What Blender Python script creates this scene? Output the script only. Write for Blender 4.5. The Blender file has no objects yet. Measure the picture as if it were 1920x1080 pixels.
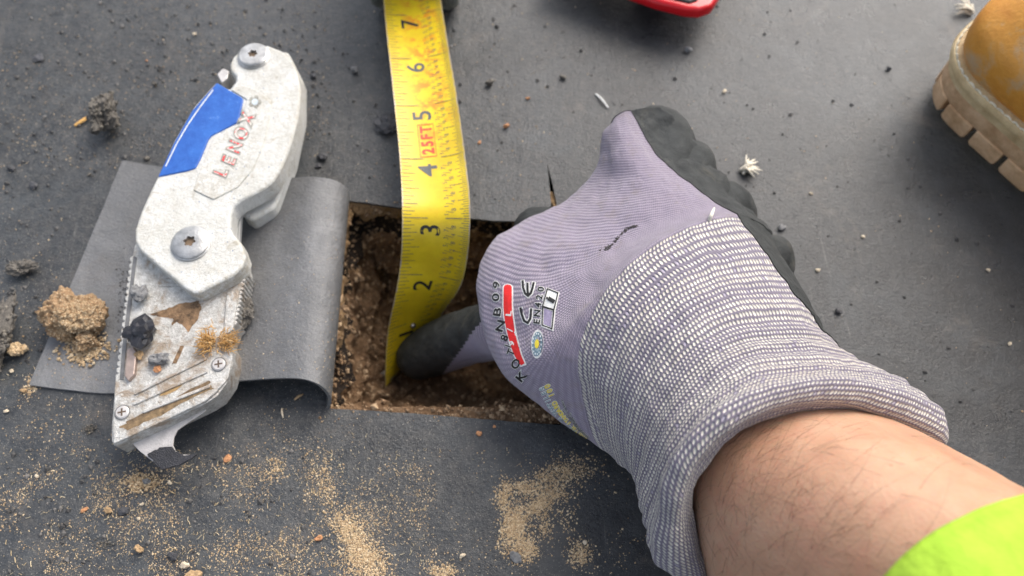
import bpy, bmesh, math, random
import numpy as np
from mathutils import Vector, Matrix, noise
from mathutils.bvhtree import BVHTree
random.seed(7); rng = np.random.default_rng(7)
CM = 0.01                                   # everything below is measured in centimetres
sc = bpy.context.scene
COL = sc.collection

# ------------------------------------------------------------------ camera, light, exposure
PITCH = math.radians(64.0); H = 25.0; F = 1397.0
cd = bpy.data.cameras.new("camera"); cam = bpy.data.objects.new("camera", cd); COL.objects.link(cam)
cam.location = (0, 0, H*CM); cam.rotation_euler = (math.pi/2-PITCH, 0, 0)
cd.sensor_width = 36; cd.lens = 36*F/1920; cd.clip_start = 0.005; cd.clip_end = 200
cd.dof.use_dof = True; cd.dof.focus_distance = 21.5*CM; cd.dof.aperture_fstop = 11.5
sc.camera = cam
w = bpy.data.worlds.new("World"); sc.world = w; w.use_nodes = True
wn = w.node_tree.nodes; wl = w.node_tree.links; wn.clear()
SUN_EL = math.radians(46); SUN_AZ = math.radians(34)   # azimuth measured from +Y towards +X
sky = wn.new("ShaderNodeTexSky"); sky.sky_type = 'NISHITA'; sky.sun_disc = False
sky.sun_elevation = SUN_EL; sky.sun_rotation = SUN_AZ; sky.air_density = 1.0; sky.dust_density = 4.0; sky.ozone_density = 1.0
bg = wn.new("ShaderNodeBackground"); bg.inputs[1].default_value = 0.15
wo = wn.new("ShaderNodeOutputWorld")
hsv = wn.new('ShaderNodeHueSaturation'); hsv.inputs['Saturation'].default_value = .55; wl.new(sky.outputs[0], hsv.inputs['Color']); wl.new(hsv.outputs[0], bg.inputs[0]); wl.new(bg.outputs[0], wo.inputs[0])
sd = bpy.data.lights.new("sun", 'SUN'); sd.energy = 1.15; sd.angle = math.radians(40); sd.color = (1, 0.93, 0.84)
so = bpy.data.objects.new("sun", sd); COL.objects.link(so)
sdir = Vector((math.sin(SUN_AZ)*math.cos(SUN_EL), math.cos(SUN_AZ)*math.cos(SUN_EL), math.sin(SUN_EL)))
so.rotation_euler = sdir.to_track_quat('Z', 'Y').to_euler(); so.location = sdir*3
sc.view_settings.view_transform = 'Standard'; sc.view_settings.look = 'None'
sc.view_settings.exposure = 0.85; sc.view_settings.gamma = 1; sc.view_settings.use_curve_mapping = False

# ------------------------------------------------------------------ measuring helpers (photo pixel -> place)
CP, SP = math.cos(PITCH), math.sin(PITCH)
CAMP = np.array([0, 0, H]); FWD = np.array([0, CP, -SP]); UP = np.array([0, SP, CP]); RT = np.array([1.0, 0, 0])
def ray(u, v): return FWD + RT*((u-960)/F) + UP*((540-v)/F)
def at(u, v, z=0.0):
    d = ray(u, v); return CAMP + d*((z-H)/d[2])
def atd(u, v, depth): return CAMP + ray(u, v)*depth
def proj(P):
    q = np.asarray(P)-CAMP; d = q@FWD
    return 960+F*(q@RT)/d, 540-F*(q@UP)/d
def cr(P, n, closed=False):
    """Catmull-Rom through P (k x dims), n samples per span"""
    P = np.asarray(P, float); k = len(P)
    if closed: g = lambda i: P[i % k]; spans = k
    else:
        g = lambda i: P[i] if 0 <= i < k else (2*P[0]-P[1] if i < 0 else 2*P[-1]-P[-2]); spans = k-1
    out = []
    for i in range(spans):
        a, b, c, d = g(i-1), g(i), g(i+1), g(i+2)
        for j in range(n):
            t = j/n
            out.append(0.5*((2*b)+(-a+c)*t+(2*a-5*b+4*c-d)*t*t+(-a+3*b-3*c+d)*t**3))
    if not closed: out.append(P[-1])
    return np.array(out)

# ------------------------------------------------------------------ mesh helpers
def mesh(name, V, Fc, mat=None, parent=None, smooth=True, sharp=None, uv=None, attrs=None):
    me = bpy.data.meshes.new(name)
    V = np.asarray(V, float)*CM
    me.from_pydata(V.tolist() if len(V) < 200000 else V.tolist(), [], [tuple(f) for f in Fc])
    if smooth: me.polygons.foreach_set("use_smooth", [True]*len(me.polygons))
    if sharp is not None: me.set_sharp_from_angle(angle=math.radians(sharp))
    if uv is not None:
        ul = me.uv_layers.new(name="UVMap")
        li = np.empty(len(me.loops), int); me.loops.foreach_get("vertex_index", li)
        ul.data.foreach_set("uv", np.asarray(uv, float)[li].ravel())
    if attrs:
        for k, a in attrs.items():
            at_ = me.attributes.new(k, 'FLOAT', 'POINT'); at_.data.foreach_set("value", np.asarray(a, float))
    if mat: me.materials.append(mat)
    me.update()
    o = bpy.data.objects.new(name, me); COL.objects.link(o)
    if parent is not None: o.parent = parent
    return o
def tag(o, label=None, cat=None, group=None, kind=None):
    if label: o["label"] = label
    if cat: o["category"] = cat
    if group: o["group"] = group
    if kind: o["kind"] = kind
    return o
def empty(name, P=(0, 0, 0)):
    o = bpy.data.objects.new(name, None); COL.objects.link(o); o.empty_display_size = 0.01
    return o           # parts are built in place; the empty itself is set on the base afterwards
def set_base(root, P):
    """move the empty to the thing's base without moving its parts"""
    root.location = Vector(P)*CM
    for c in root.children: c.matrix_parent_inverse = Matrix.Translation(-Vector(P)*CM)
def prism(name, poly, z0, z1, mat, parent=None, bevel=0.0, seg=3, zf=None, sharp=40, sub=None):
    """solid slab: poly = [(x,y)] cm, counter-clockwise or not; zf(x,y) adds to the height"""
    a = sum(poly[i][0]*poly[(i+1) % len(poly)][1]-poly[(i+1) % len(poly)][0]*poly[i][1] for i in range(len(poly)))
    if a < 0: poly = poly[::-1]
    n = len(poly); z = zf or (lambda x, y: 0)
    V = [(x, y, z0+z(x, y)) for x, y in poly]+[(x, y, z1+z(x, y)) for x, y in poly]
    Fc = [tuple(range(n))[::-1], tuple(range(n, 2*n))]+[(i, (i+1) % n, n+(i+1) % n, n+i) for i in range(n)]
    o = mesh(name, V, Fc, mat, parent, smooth=True, sharp=sharp)
    if bevel:
        m = o.modifiers.new("bevel", 'BEVEL'); m.width = bevel*CM; m.segments = seg; m.limit_method = 'ANGLE'
        m.angle_limit = math.radians(35); m.harden_normals = True
    return o
def sweep(path, rad, na=20, n=8, flat=None):
    """tapered tube with rounded ends through path points (cm)"""
    C = cr(np.column_stack([np.asarray(path, float), np.asarray(rad, float)]), n)
    P = C[:, :3]; R = C[:, 3]
    T = np.gradient(P, axis=0); T /= np.linalg.norm(T, axis=1)[:, None]
    u = np.cross(T[0], [0.13, 0.2, 1]); u /= np.linalg.norm(u)
    rings = []
    def ring(c, t, uu, r):
        vv = np.cross(t, uu); th = np.arange(na)/na*2*math.pi
        return c+r*(np.cos(th)[:, None]*uu+np.sin(th)[:, None]*vv)
    us = []
    for i in range(len(P)):
        u = u-T[i]*(u@T[i]); u /= np.linalg.norm(u); us.append(u.copy())
    for a in (85, 70, 50, 30, 15):
        a = math.radians(a); rings.append(ring(P[0]-T[0]*R[0]*math.sin(a), T[0], us[0], R[0]*math.cos(a)))
    for i in range(len(P)): rings.append(ring(P[i], T[i], us[i], R[i]))
    for a in (15, 30, 50, 70, 85):
        a = math.radians(a); rings.append(ring(P[-1]+T[-1]*R[-1]*math.sin(a), T[-1], us[-1], R[-1]*math.cos(a)))
    V = np.vstack(rings); m = len(rings)
    Fc = [(i*na+j, i*na+(j+1) % na, (i+1)*na+(j+1) % na, (i+1)*na+j) for i in range(m-1) for j in range(na)]
    Fc += [tuple(range(na))[::-1], tuple(range((m-1)*na, m*na))]
    s = np.repeat(np.concatenate([[0]*5, np.arange(len(P))/(len(P)-1), [1]*5]), na)
    th = np.tile(np.arange(na)/na, m)
    return V, Fc, np.column_stack([s, th])
def nz(p, s=1.0, o=4): return noise.fractal(Vector(p)*s, 1.0, 2.0, o)
def ico(sub=3):
    bm = bmesh.new(); bmesh.ops.create_icosphere(bm, subdivisions=sub, radius=1)
    V = np.array([v.co[:] for v in bm.verts]); Fc = [[v.index for v in f.verts] for f in bm.faces]; bm.free()
    return V, Fc
ICO = {k: ico(k) for k in (1, 2, 3, 4, 5, 6)}

# ------------------------------------------------------------------ material helpers
class NT:
    def __init__(s, name):
        s.m = bpy.data.materials.new(name); s.m.use_nodes = True; s.t = s.m.node_tree; s.t.nodes.clear()
        s.out = s.n("ShaderNodeOutputMaterial"); s.b = s.n("ShaderNodeBsdfPrincipled"); s.l(s.b.outputs[0], s.out.inputs[0])
    def n(s, t, **k):
        x = s.t.nodes.new(t)
        for a, b in k.items(): setattr(x, a, b)
        return x
    def l(s, a, b): s.t.links.new(a, b)
    def set(s, x, i, v):
        if hasattr(v, "is_linked") or isinstance(v, bpy.types.NodeSocket): s.l(v, x.inputs[i])
        else: x.inputs[i].default_value = v
    def obj(s, scale=100.0):
        c = s.n("ShaderNodeTexCoord"); m = s.n("ShaderNodeMapping"); s.l(c.outputs["Object"], m.inputs[0])
        m.inputs["Scale"].default_value = (scale,)*3 if not isinstance(scale, tuple) else scale
        return m.outputs[0]
    def uv(s): return s.n("ShaderNodeTexCoord").outputs["UV"]
    def noise(s, vec, scale, detail=4, rough=.55, dist=0.0):
        x = s.n("ShaderNodeTexNoise"); s.l(vec, x.inputs["Vector"]); x.inputs["Scale"].default_value = scale
        x.inputs["Detail"].default_value = detail; x.inputs["Roughness"].default_value = rough; x.inputs["Distortion"].default_value = dist
        return x.outputs[0]
    def vor(s, vec, scale, feat='F1', out=0, rnd=1.0):
        x = s.n("ShaderNodeTexVoronoi"); x.feature = feat; s.l(vec, x.inputs["Vector"]); x.inputs["Scale"].default_value = scale
        x.inputs["Randomness"].default_value = rnd
        return x.outputs[out]
    def ramp(s, f, stops, interp='LINEAR'):
        x = s.n("ShaderNodeValToRGB"); s.l(f, x.inputs[0]); e = x.color_ramp.elements; x.color_ramp.interpolation = interp
        while len(e) < len(stops): e.new(0.5)
        for i, (p, c) in enumerate(stops):
            e[i].position = p; e[i].color = (c, c, c, 1) if isinstance(c, (int, float)) else (*c, 1)
        return x.outputs[0]
    def math(s, op, a, b=0.0, c=0.0, clamp=False):
        x = s.n("ShaderNodeMath"); x.operation = op; x.use_clamp = clamp
        for i, v in enumerate((a, b, c)): s.set(x, i, v)
        return x.outputs[0]
    def mix(s, f, a, b, mode='MIX'):
        x = s.n("ShaderNodeMix"); x.data_type = 'RGBA'; x.blend_type = mode
        s.set(x, 0, f)
        for i, v in ((6, a), (7, b)): s.set(x, i, (*v, 1) if isinstance(v, tuple) and len(v) == 3 else v)
        return x.outputs[2]
    def bump(s, h, strength=.5, dist=.01, prev=None):
        x = s.n("ShaderNodeBump"); s.l(h, x.inputs["Height"]); x.inputs["Strength"].default_value = strength
        x.inputs["Distance"].default_value = dist*CM
        if prev is not None: s.l(prev, x.inputs["Normal"])
        return x.outputs[0]
    def attr(s, name): return s.n("ShaderNodeAttribute", attribute_name=name).outputs["Fac"]
    def done(s, color, rough=.6, normal=None, metal=0.0, spec=None, **kw):
        s.set(s.b, "Base Color", (*color, 1) if isinstance(color, tuple) else color); s.set(s.b, "Roughness", rough); s.set(s.b, "Metallic", metal)
        if normal is not None: s.l(normal, s.b.inputs["Normal"])
        if spec is not None: s.b.inputs["Specular IOR Level"].default_value = spec
        for k, v in kw.items(): s.set(s.b, k.replace("_", " "), v)
        return s.m
def plain(name, c, rough=.5, metal=0.0, var=.25, sc_=3.0, bump=.3):
    t = NT(name); v = t.obj(); n = t.noise(v, sc_, 6, .6)
    lo = tuple(x*(1-var) for x in c); hi = tuple(min(1, x*(1+var)) for x in c)
    return t.done(t.ramp(n, [(.3, lo), (.7, hi)]), rough, t.bump(t.noise(v, sc_*6, 5), bump, .03), metal)

# ---- rubber membrane
def membrane_mat(name, base, dust=1.0):
    t = NT(name); v = t.obj()
    sxz = t.n('ShaderNodeSeparateXYZ'); t.l(v, sxz.inputs[0]); area = t.ramp(t.math('MULTIPLY_ADD', t.math('ADD', sxz.outputs[0], t.math('MULTIPLY', t.noise(v, .15, 4, .6), 10)), .02, .5), [(.5, 1.0), (.74, .25)])  # painted shade: dust and film fade rightwards, leaving the membrane darker there
    big = t.noise(v, .1, 7, .65, .6); mid = t.noise(v, .9, 6, .65); fine = t.noise(v, 9, 3, .6); vf = t.noise(v, 30, 2, .7)
    c = t.ramp(big, [(.3, tuple(x*.6 for x in base)), (.5, base), (.68, tuple(x*1.8 for x in base))])
    c = t.mix(t.ramp(mid, [(.45, 0.0), (.75, .5)]), c, (.076, .08, .082))
    # pale scratches
    sm = t.n("ShaderNodeMapping"); t.l(v, sm.inputs[0]); sm.inputs["Rotation"].default_value = (0, 0, .9); sm.inputs["Scale"].default_value = (1.6, .12, 1)
    scr = t.noise(sm.outputs[0], 2.4, 4, .7)
    c = t.mix(t.ramp(scr, [(.62, 0.0), (.8, .45)]), c, (.2, .19, .175))
    # fine mineral dust, thinned to the right where shade is painted in
    d1 = t.vor(v, 14, 'F1', 0); d1c = t.vor(v, 14, 'F1', 1)
    sel = t.math('GREATER_THAN', t.n("ShaderNodeSeparateColor").outputs[0], .5)
    sep = t.n("ShaderNodeSeparateColor"); t.l(d1c, sep.inputs[0])
    pick = t.math('GREATER_THAN', sep.outputs[0], .42)
    spot = t.math('LESS_THAN', d1, .21)
    dm = t.noise(v, .35, 5, .7)
    dens = t.ramp(dm, [(.35, .25), (.62, 1.0)])
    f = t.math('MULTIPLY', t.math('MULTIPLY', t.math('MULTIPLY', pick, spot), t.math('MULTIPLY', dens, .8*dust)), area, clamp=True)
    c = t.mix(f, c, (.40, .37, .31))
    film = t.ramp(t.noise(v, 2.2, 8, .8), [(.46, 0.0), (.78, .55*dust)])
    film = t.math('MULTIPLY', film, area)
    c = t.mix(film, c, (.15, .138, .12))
    bmp = t.bump(fine, .55, .05); bmp = t.bump(vf, .7, .025, bmp); bmp = t.bump(t.noise(v, 3.5, 5, .6), .25, .08, bmp); bmp = t.bump(mid, .5, .09, bmp)
    pits = t.vor(v, 2.2, 'F1', 0); bmp = t.bump(t.math('LESS_THAN', pits, .1), .4, .03, bmp)
    r = t.ramp(mid, [(.3, .24), (.7, .42)])
    stn = t.ramp(t.noise(v, .28, 7, .75, .8), [(.56, 0.0), (.72, .45)]); c = t.mix(stn, c, (.15, .125, .10)); worn = t.ramp(t.noise(v, .22, 6, .7, 1.2), [(.5, 0.0), (.7, .5)]); c = t.mix(worn, c, (.064, .073, .079)) if dust == 1.0 else c
    return t.done(c, r, bmp, spec=.5)
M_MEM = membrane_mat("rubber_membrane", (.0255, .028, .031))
M_FLAP = membrane_mat("rubber_flap", (.135, .137, .140), .5)

# ---- pit soil
def soil_mat():
    t = NT("pit_soil"); v = t.obj()
    n1 = t.noise(v, 1.1, 8, .7, .5); n2 = t.noise(v, 5, 6, .7)
    c = t.ramp(n1, [(.28, (.06, .033, .018)), (.42, (.19, .108, .055)), (.58, (.32, .195, .105)), (.76, (.54, .41, .27))])
    c = t.mix(t.ramp(n2, [(.32, .45), (.55, 0.0)]), c, (.09, .055, .03))
    k = t.attr("layer")          # 0 soil, 1 fibre board, 2 bitumen
    c = t.mix(t.ramp(k, [(0, 0.0), (.45, .85), (.55, .85), (.8, 0.0)]), c, t.ramp(t.noise(v, 6, 6, .8), [(.3, (.18, .10, .045)), (.7, (.58, .39, .2))]))
    c = t.mix(t.ramp(k, [(.7, 0.0), (1, .92)]), c, (.016, .013, .012))
    bm_ = t.bump(n2, 1.0, .25); bm_ = t.bump(t.noise(v, 22, 4, .7), .9, .06, bm_)
    return t.done(c, .85, bm_, spec=.3)
M_SOIL = soil_mat()

def crumb_mat(name, a, b, c_, rough=.85):
    t = NT(name); k = t.attr("tone"); v = t.obj()
    c = t.ramp(k, [(0, a), (.5, b), (1, c_)])
    c = t.mix(.35, c, t.ramp(t.noise(v, 12, 4), [(.3, tuple(x*.5 for x in b)), (.7, c_)]))
    return t.done(c, rough, t.bump(t.noise(v, 25, 4), .5, .03))
M_CRUMB = crumb_mat("crumbs", (.30, .18, .085), (.52, .36, .195), (.76, .62, .42))
M_STRAW = crumb_mat("straw_bits", (.40, .28, .13), (.60, .46, .26), (.78, .68, .48))
M_DARKCRUMB = crumb_mat("dark_crumbs", (.015, .015, .016), (.05, .048, .047), (.16, .15, .14), .6)

# ------------------------------------------------------------------ THE GROUND with its cut
hole = [(618, 766), (700, 770), (800, 777), (905, 786), (1000, 793), (1052, 797)]
HB = [at(u, v)[:2] for u, v in hole]
XR = lambda y: 1.66
right = [(1.66, 8.5), (1.70, 9.6), (1.62, 10.8), (1.68, 12.0), (1.66, 13.2), (1.67, 14.6)]
slit = [at(1044, 382)[:2], at(1036, 345)[:2], at(1026, 305)[:2], at(1030, 345)[:2], at(1034, 383)[:2], at(1020, 416)[:2]]
top = [at(u, v)[:2] for u, v in [(975, 415), (930, 414), (885, 410), (820, 400), (760, 391), (700, 382), (652, 376)]]
left = [at(u, v)[:2] for u, v in [(648, 430), (640, 520), (630, 610), (622, 700)]]
HOLE = [tuple(p) for p in HB+right+slit+top+left]
def ground():
    bm = bmesh.new(); S = 400
    dz = []
    o1 = [bm.verts.new((x*CM, y*CM, 0)) for x, y in [(-S, -S), (S, -S), (S, S), (-S, S)]]
    # refined hole outline
    pts = []
    for i, p in enumerate(HOLE):
        q = HOLE[(i+1) % len(HOLE)]; L = math.hypot(q[0]-p[0], q[1]-p[1]); k = max(1, int(L/.12))
        for j in range(k):
            x = p[0]+(q[0]-p[0])*j/k; y = p[1]+(q[1]-p[1])*j/k
            a = .012 if y < 16.3 else 0
            pts.append((x+a*nz((x*3, y*3, 1)), y+a*nz((x*3, y*3, 9))))
    h = [bm.verts.new((x*CM, y*CM, 0)) for x, y in pts]
    e = [bm.edges.new((o1[i], o1[(i+1) % 4])) for i in range(4)]+[bm.edges.new((h[i], h[(i+1) % len(h)])) for i in range(len(h))]
    bmesh.ops.triangle_fill(bm, use_beauty=True, use_dissolve=False, edges=e, normal=(0, 0, 1))
    for f in bm.faces:
        if f.normal.z < 0: f.normal_flip()
    lo = [bm.verts.new((v.co.x, v.co.y, -.11*CM)) for v in h]
    for i in range(len(h)):
        j = (i+1) % len(h); bm.faces.new((h[i], lo[i], lo[j], h[j]))
    bmesh.ops.recalc_face_normals(bm, faces=bm.faces[:])
    if sum(f.normal.z for f in bm.faces) < 0: bmesh.ops.reverse_faces(bm, faces=bm.faces[:])
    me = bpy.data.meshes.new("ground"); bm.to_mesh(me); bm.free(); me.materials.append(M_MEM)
    o = bpy.data.objects.new("ground", me); COL.objects.link(o)
    tag(o, kind="structure"); return o
ground()
def pit():
    # profile: distance inwards from the edge, height
    prof = [(-.6, -.13), (-.25, -.125), (-.02, -.13), (.03, -.5), (.02, -.95), (-.2, -1.25), (-.32, -1.6), (.15, -1.85), (.4, -2.3), (.65, -2.8), (.95, -3.3), (1.15, -3.75), (.75, -4.0), (.8, -4.25), (1.35, -4.5), (1.9, -4.9), (2.6, -5.25), (3.2, -5.35)]
    pr = cr(prof, 9); xl, xr, y0, y1 = -6.45, 1.62, 7.66, 15.95
    per = []
    n = 70
    for i in range(n): per.append((xl+(xr-xl)*i/n, y0, 0, 1))
    for i in range(n): per.append((xr, y0+(y1-y0)*i/n, -1, 0))
    for i in range(n*2): per.append((xr-(xr-xl)*i/n/2, y1, 0, -1))
    for i in range(n): per.append((xl, y1-(y1-y0)*i/n, 1, 0))
    N = len(per); V = []; L = []
    cx, cy = (xl+xr)/2, (y0+y1)/2
    for k, (d, z) in enumerate(pr):
        for (x, y, nx, ny) in per:
            far = ny < 0
            near = ny > 0; dd = d if d < 0 else d*(1.0 if far else .95 if near else .55)
            px = x+(cx-x)*min(1, dd/4.05); py = y+(cy-y)*min(1, dd/4.1) if not far else y-dd
            if far: px = x+(cx-x)*min(1, max(0, dd)*.55/4.05)
            if nx: py = y+(cy-y)*min(.95, max(0, dd)/4.1)
            w_ = min(1, max(0, (-z-.16)/.5))
            a = nz((px*.7, py*.7, z*1.1), 1, 5)*.6*w_; b = nz((px*.9+9, py*.9, z*1.3), 1, 5)*.5*w_
            c2 = abs(nz((px*2+3, py*2, z*2.6), 1, 3))*.16*w_
            V.append((px+nx*(a-c2), py+ny*(a-c2), z+b*.8 if w_ else z))
            l = 0
            zz = z+.25*nz((px*1.2, py*1.2, 5))
            if far or nx: l = .5 if zz > -1.1 else (1.0 if (-2.0 < zz < -1.15 or (far and -4.3 < zz < -3.8)) else 0)
            L.append(l)
    m = len(pr)
    Fc = [(i*N+j, i*N+(j+1) % N, (i+1)*N+(j+1) % N, (i+1)*N+j) for i in range(m-1) for j in range(N)]
    base = (m-1)*N; ring = np.array(V[base:base+N]); c0 = ring.mean(0)
    for s in range(1, 26):
        f = 1-s/26
        for j in range(N):
            p = c0+(ring[j]-c0)*f; V.append((p[0], p[1], -5.35+nz((p[0]*.7, p[1]*.7, -5), 1, 5)*.45*min(1, s/6)+(ring[j][2]+5.35)*max(0, 1-s/6))); L.append(0)
        Fc += [((m-2+s)*N+j, (m-2+s)*N+(j+1) % N, (m-1+s)*N+(j+1) % N, (m-1+s)*N+j) for j in range(N)]
    V.append(tuple(c0)); V[-1] = (c0[0], c0[1], -5.35); L.append(0); b2 = (m-2+26)*N
    Fc += [(b2+j, b2+(j+1) % N, len(V)-1) for j in range(N)]
    o = mesh("soil", V, Fc, M_SOIL, attrs={"layer": L}); tag(o, kind="structure"); return o
SOIL = pit()

# ------------------------------------------------------------------ FLAP of cut membrane, peeled back to the left
def flap():
    B = [(617, 767, -.02), (621, 757, .28), (620, 744, .62), (610, 730, 1.02), (590, 717, 1.32), (556, 709, 1.42), (500, 710, 1.22), (430, 716, .85), (330, 728, .35), (210, 737, .13), (130, 731, .12), (55, 722, .12)]
    T = [(652, 377, -.02), (656, 368, .35), (653, 356, .75), (640, 344, 1.1), (615, 335, 1.35), (575, 331, 1.4), (530, 333, 1.15), (450, 326, .6), (380, 320, .25), (330, 315, .14), (290, 311, .13), (230, 300, .13)]
    Bp = cr([at(*p) for p in B], 9); Tp = cr([at(*p) for p in T], 9)
    nt = 46; n = len(Bp); top_ = []
    mid_in = np.array([.55, -.25, 0])
    for i in range(n):
        row = []
        for j in range(nt+1):
            t = j/nt; p = Bp[i]*(1-t)+Tp[i]*t
            p = p+np.array([0, 0, .04*nz((p[0]*.5, p[1]*.5, i*.05))*min(1, i/30)])
            row.append(p)
        top_.append(row)
    P = np.array(top_)
    # normals -> underside
    du = np.gradient(P, axis=0); dv = np.gradient(P, axis=1); nn = np.cross(du, dv); nn /= np.linalg.norm(nn, axis=2)[..., None]
    # outside of the fold faces up on the far end
    if nn[-1, 0, 2] < 0: nn = -nn
    Q = P-nn*.11
    V = np.vstack([P.reshape(-1, 3), Q.reshape(-1, 3)]); w_ = nt+1; o_ = n*w_
    Fc = []
    for i in range(n-1):
        for j in range(nt):
            a, b, c, d = i*w_+j, i*w_+j+1, (i+1)*w_+j+1, (i+1)*w_+j
            Fc.append((a, d, c, b)); Fc.append((o_+a, o_+b, o_+c, o_+d))
        Fc.append((i*w_, o_+i*w_, o_+(i+1)*w_, (i+1)*w_)); a = i*w_+nt; Fc.append((a, a+w_, o_+a+w_, o_+a))
    for j in range(nt): a = (n-1)*w_+j; Fc.append((a, o_+a, o_+a+1, a+1))
    o = mesh("rubber_flap", V, Fc, M_FLAP, sharp=50)
    tag(o, "cut flap of grey rubber membrane folded back beside the hole, knife lying on it", "flap")
    return o
FLAP = flap()
bpy.context.view_layer.update()

# ------------------------------------------------------------------ text glyphs as flat meshes
_gl = {}
def glyph(ch, off=0.0, res=5):
    k = (ch, off)
    if k in _gl: return _gl[k]
    c = bpy.data.curves.new("t", 'FONT'); c.body = ch; c.size = 1; c.offset = off; c.resolution_u = res; c.align_x = 'CENTER'; c.align_y = 'CENTER'
    ob = bpy.data.objects.new("t", c); COL.objects.link(ob)
    me = bpy.data.meshes.new_from_object(ob.evaluated_get(bpy.context.evaluated_depsgraph_get()))
    V = np.array([v.co[:2] for v in me.vertices]) if len(me.vertices) else np.zeros((0, 2))
    Fc = [list(p.vertices) for p in me.polygons]
    bpy.data.objects.remove(ob); bpy.data.curves.remove(c); bpy.data.meshes.remove(me)
    if len(V):
        V = V.copy(); base = glyph(ch, 0.0)[0] if off else V
        ctr = (base.max(0)+base.min(0))/2 if off == 0 else np.zeros(2)
        if off == 0: V -= ctr; _gl[(ch, 'c')] = ctr
        else: V -= _gl[(ch, 'c')]
    _gl[k] = (V, Fc); return _gl[k]
class Flat:
    def bil(s, q, n=8):
        a, b, c, d = [np.array(p, float) for p in q]; V = [(a*(1-i/n)+b*i/n)*(1-j/n)+(d*(1-i/n)+c*i/n)*j/n for j in range(n+1) for i in range(n+1)]
        s.add(V, [[j*(n+1)+i, j*(n+1)+i+1, (j+1)*(n+1)+i+1, (j+1)*(n+1)+i] for j in range(n) for i in range(n)])
    """collects 2-D shapes"""
    def __init__(s): s.V = []; s.F = []
    def add(s, V, Fc):
        b = len(s.V); s.V += [tuple(x) for x in V]; s.F += [[i+b for i in f] for f in Fc]
    def quad(s, a, b, c, d, n=1):
        a, b, c, d = map(np.array, (a, b, c, d)); V = []
        for i in range(n+1):
            t = i/n; V += [a*(1-t)+b*t, d*(1-t)+c*t]
        s.add(V, [[2*i, 2*i+2, 2*i+3, 2*i+1] for i in range(n)])
    def line(s, P, wd):
        P = [np.array(p, float) for p in P]
        for a, b in zip(P[:-1], P[1:]):
            d = b-a; L = np.linalg.norm(d); d /= L; nrm = np.array([-d[1], d[0]])*wd/2; e = d*wd*.3
            s.quad(a-e+nrm, b+e+nrm, b+e-nrm, a-e-nrm, max(1, int(L/8)))
    def text(s, ch, pos, xdir, ydir, off=0.0):
        V, Fc = glyph(ch, off)
        if len(V): s.add(np.array(pos)+V[:, :1]*np.array(xdir)+V[:, 1:]*np.array(ydir), Fc)
    def disc(s, c, ax, ay, n=24, r0=0):
        th = np.arange(n)/n*2*math.pi
        O = np.array(c)+np.cos(th)[:, None]*np.array(ax)+np.sin(th)[:, None]*np.array(ay)
        if r0: I = np.array(c)+r0*(np.cos(th)[:, None]*np.array(ax)+np.sin(th)[:, None]*np.array(ay)); s.add(np.vstack([O, I]), [[i, (i+1) % n, n+(i+1) % n, n+i] for i in range(n)])
        else: s.add(O, [list(range(n))])
def bvh_of(objs):
    V = []; Fc = []
    for o in objs:
        b = len(V); V += [(v.co[:]) for v in o.data.vertices]; Fc += [[i+b for i in p.vertices] for p in o.data.polygons]
    return BVHTree.FromPolygons(V, Fc)
def hit(bvh, u, v):
    d = ray(u, v); p, nrm, i, dist = bvh.ray_cast(Vector(CAMP)*CM, Vector(d).normalized())
    return (None, None) if p is None else (np.array(p)/CM, np.array(nrm))
def decal(name, fl, bvh, mat, parent, lift=.012):
    """lay a flat print (traced in photo pixels) onto a surface as a thin real skin"""
    V = []; ok = []
    for (u, v) in fl.V:
        p, nrm = hit(bvh, u, v)
        if p is None: V.append((0, 0, 0)); ok.append(False); continue
        if nrm@ray(u, v) > 0: nrm = -nrm
        V.append(p+nrm*lift); ok.append(True)
    Fc = [f for f in fl.F if all(ok[i] for i in f)]
    return mesh(name, V, Fc, mat, parent, smooth=False)

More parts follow.
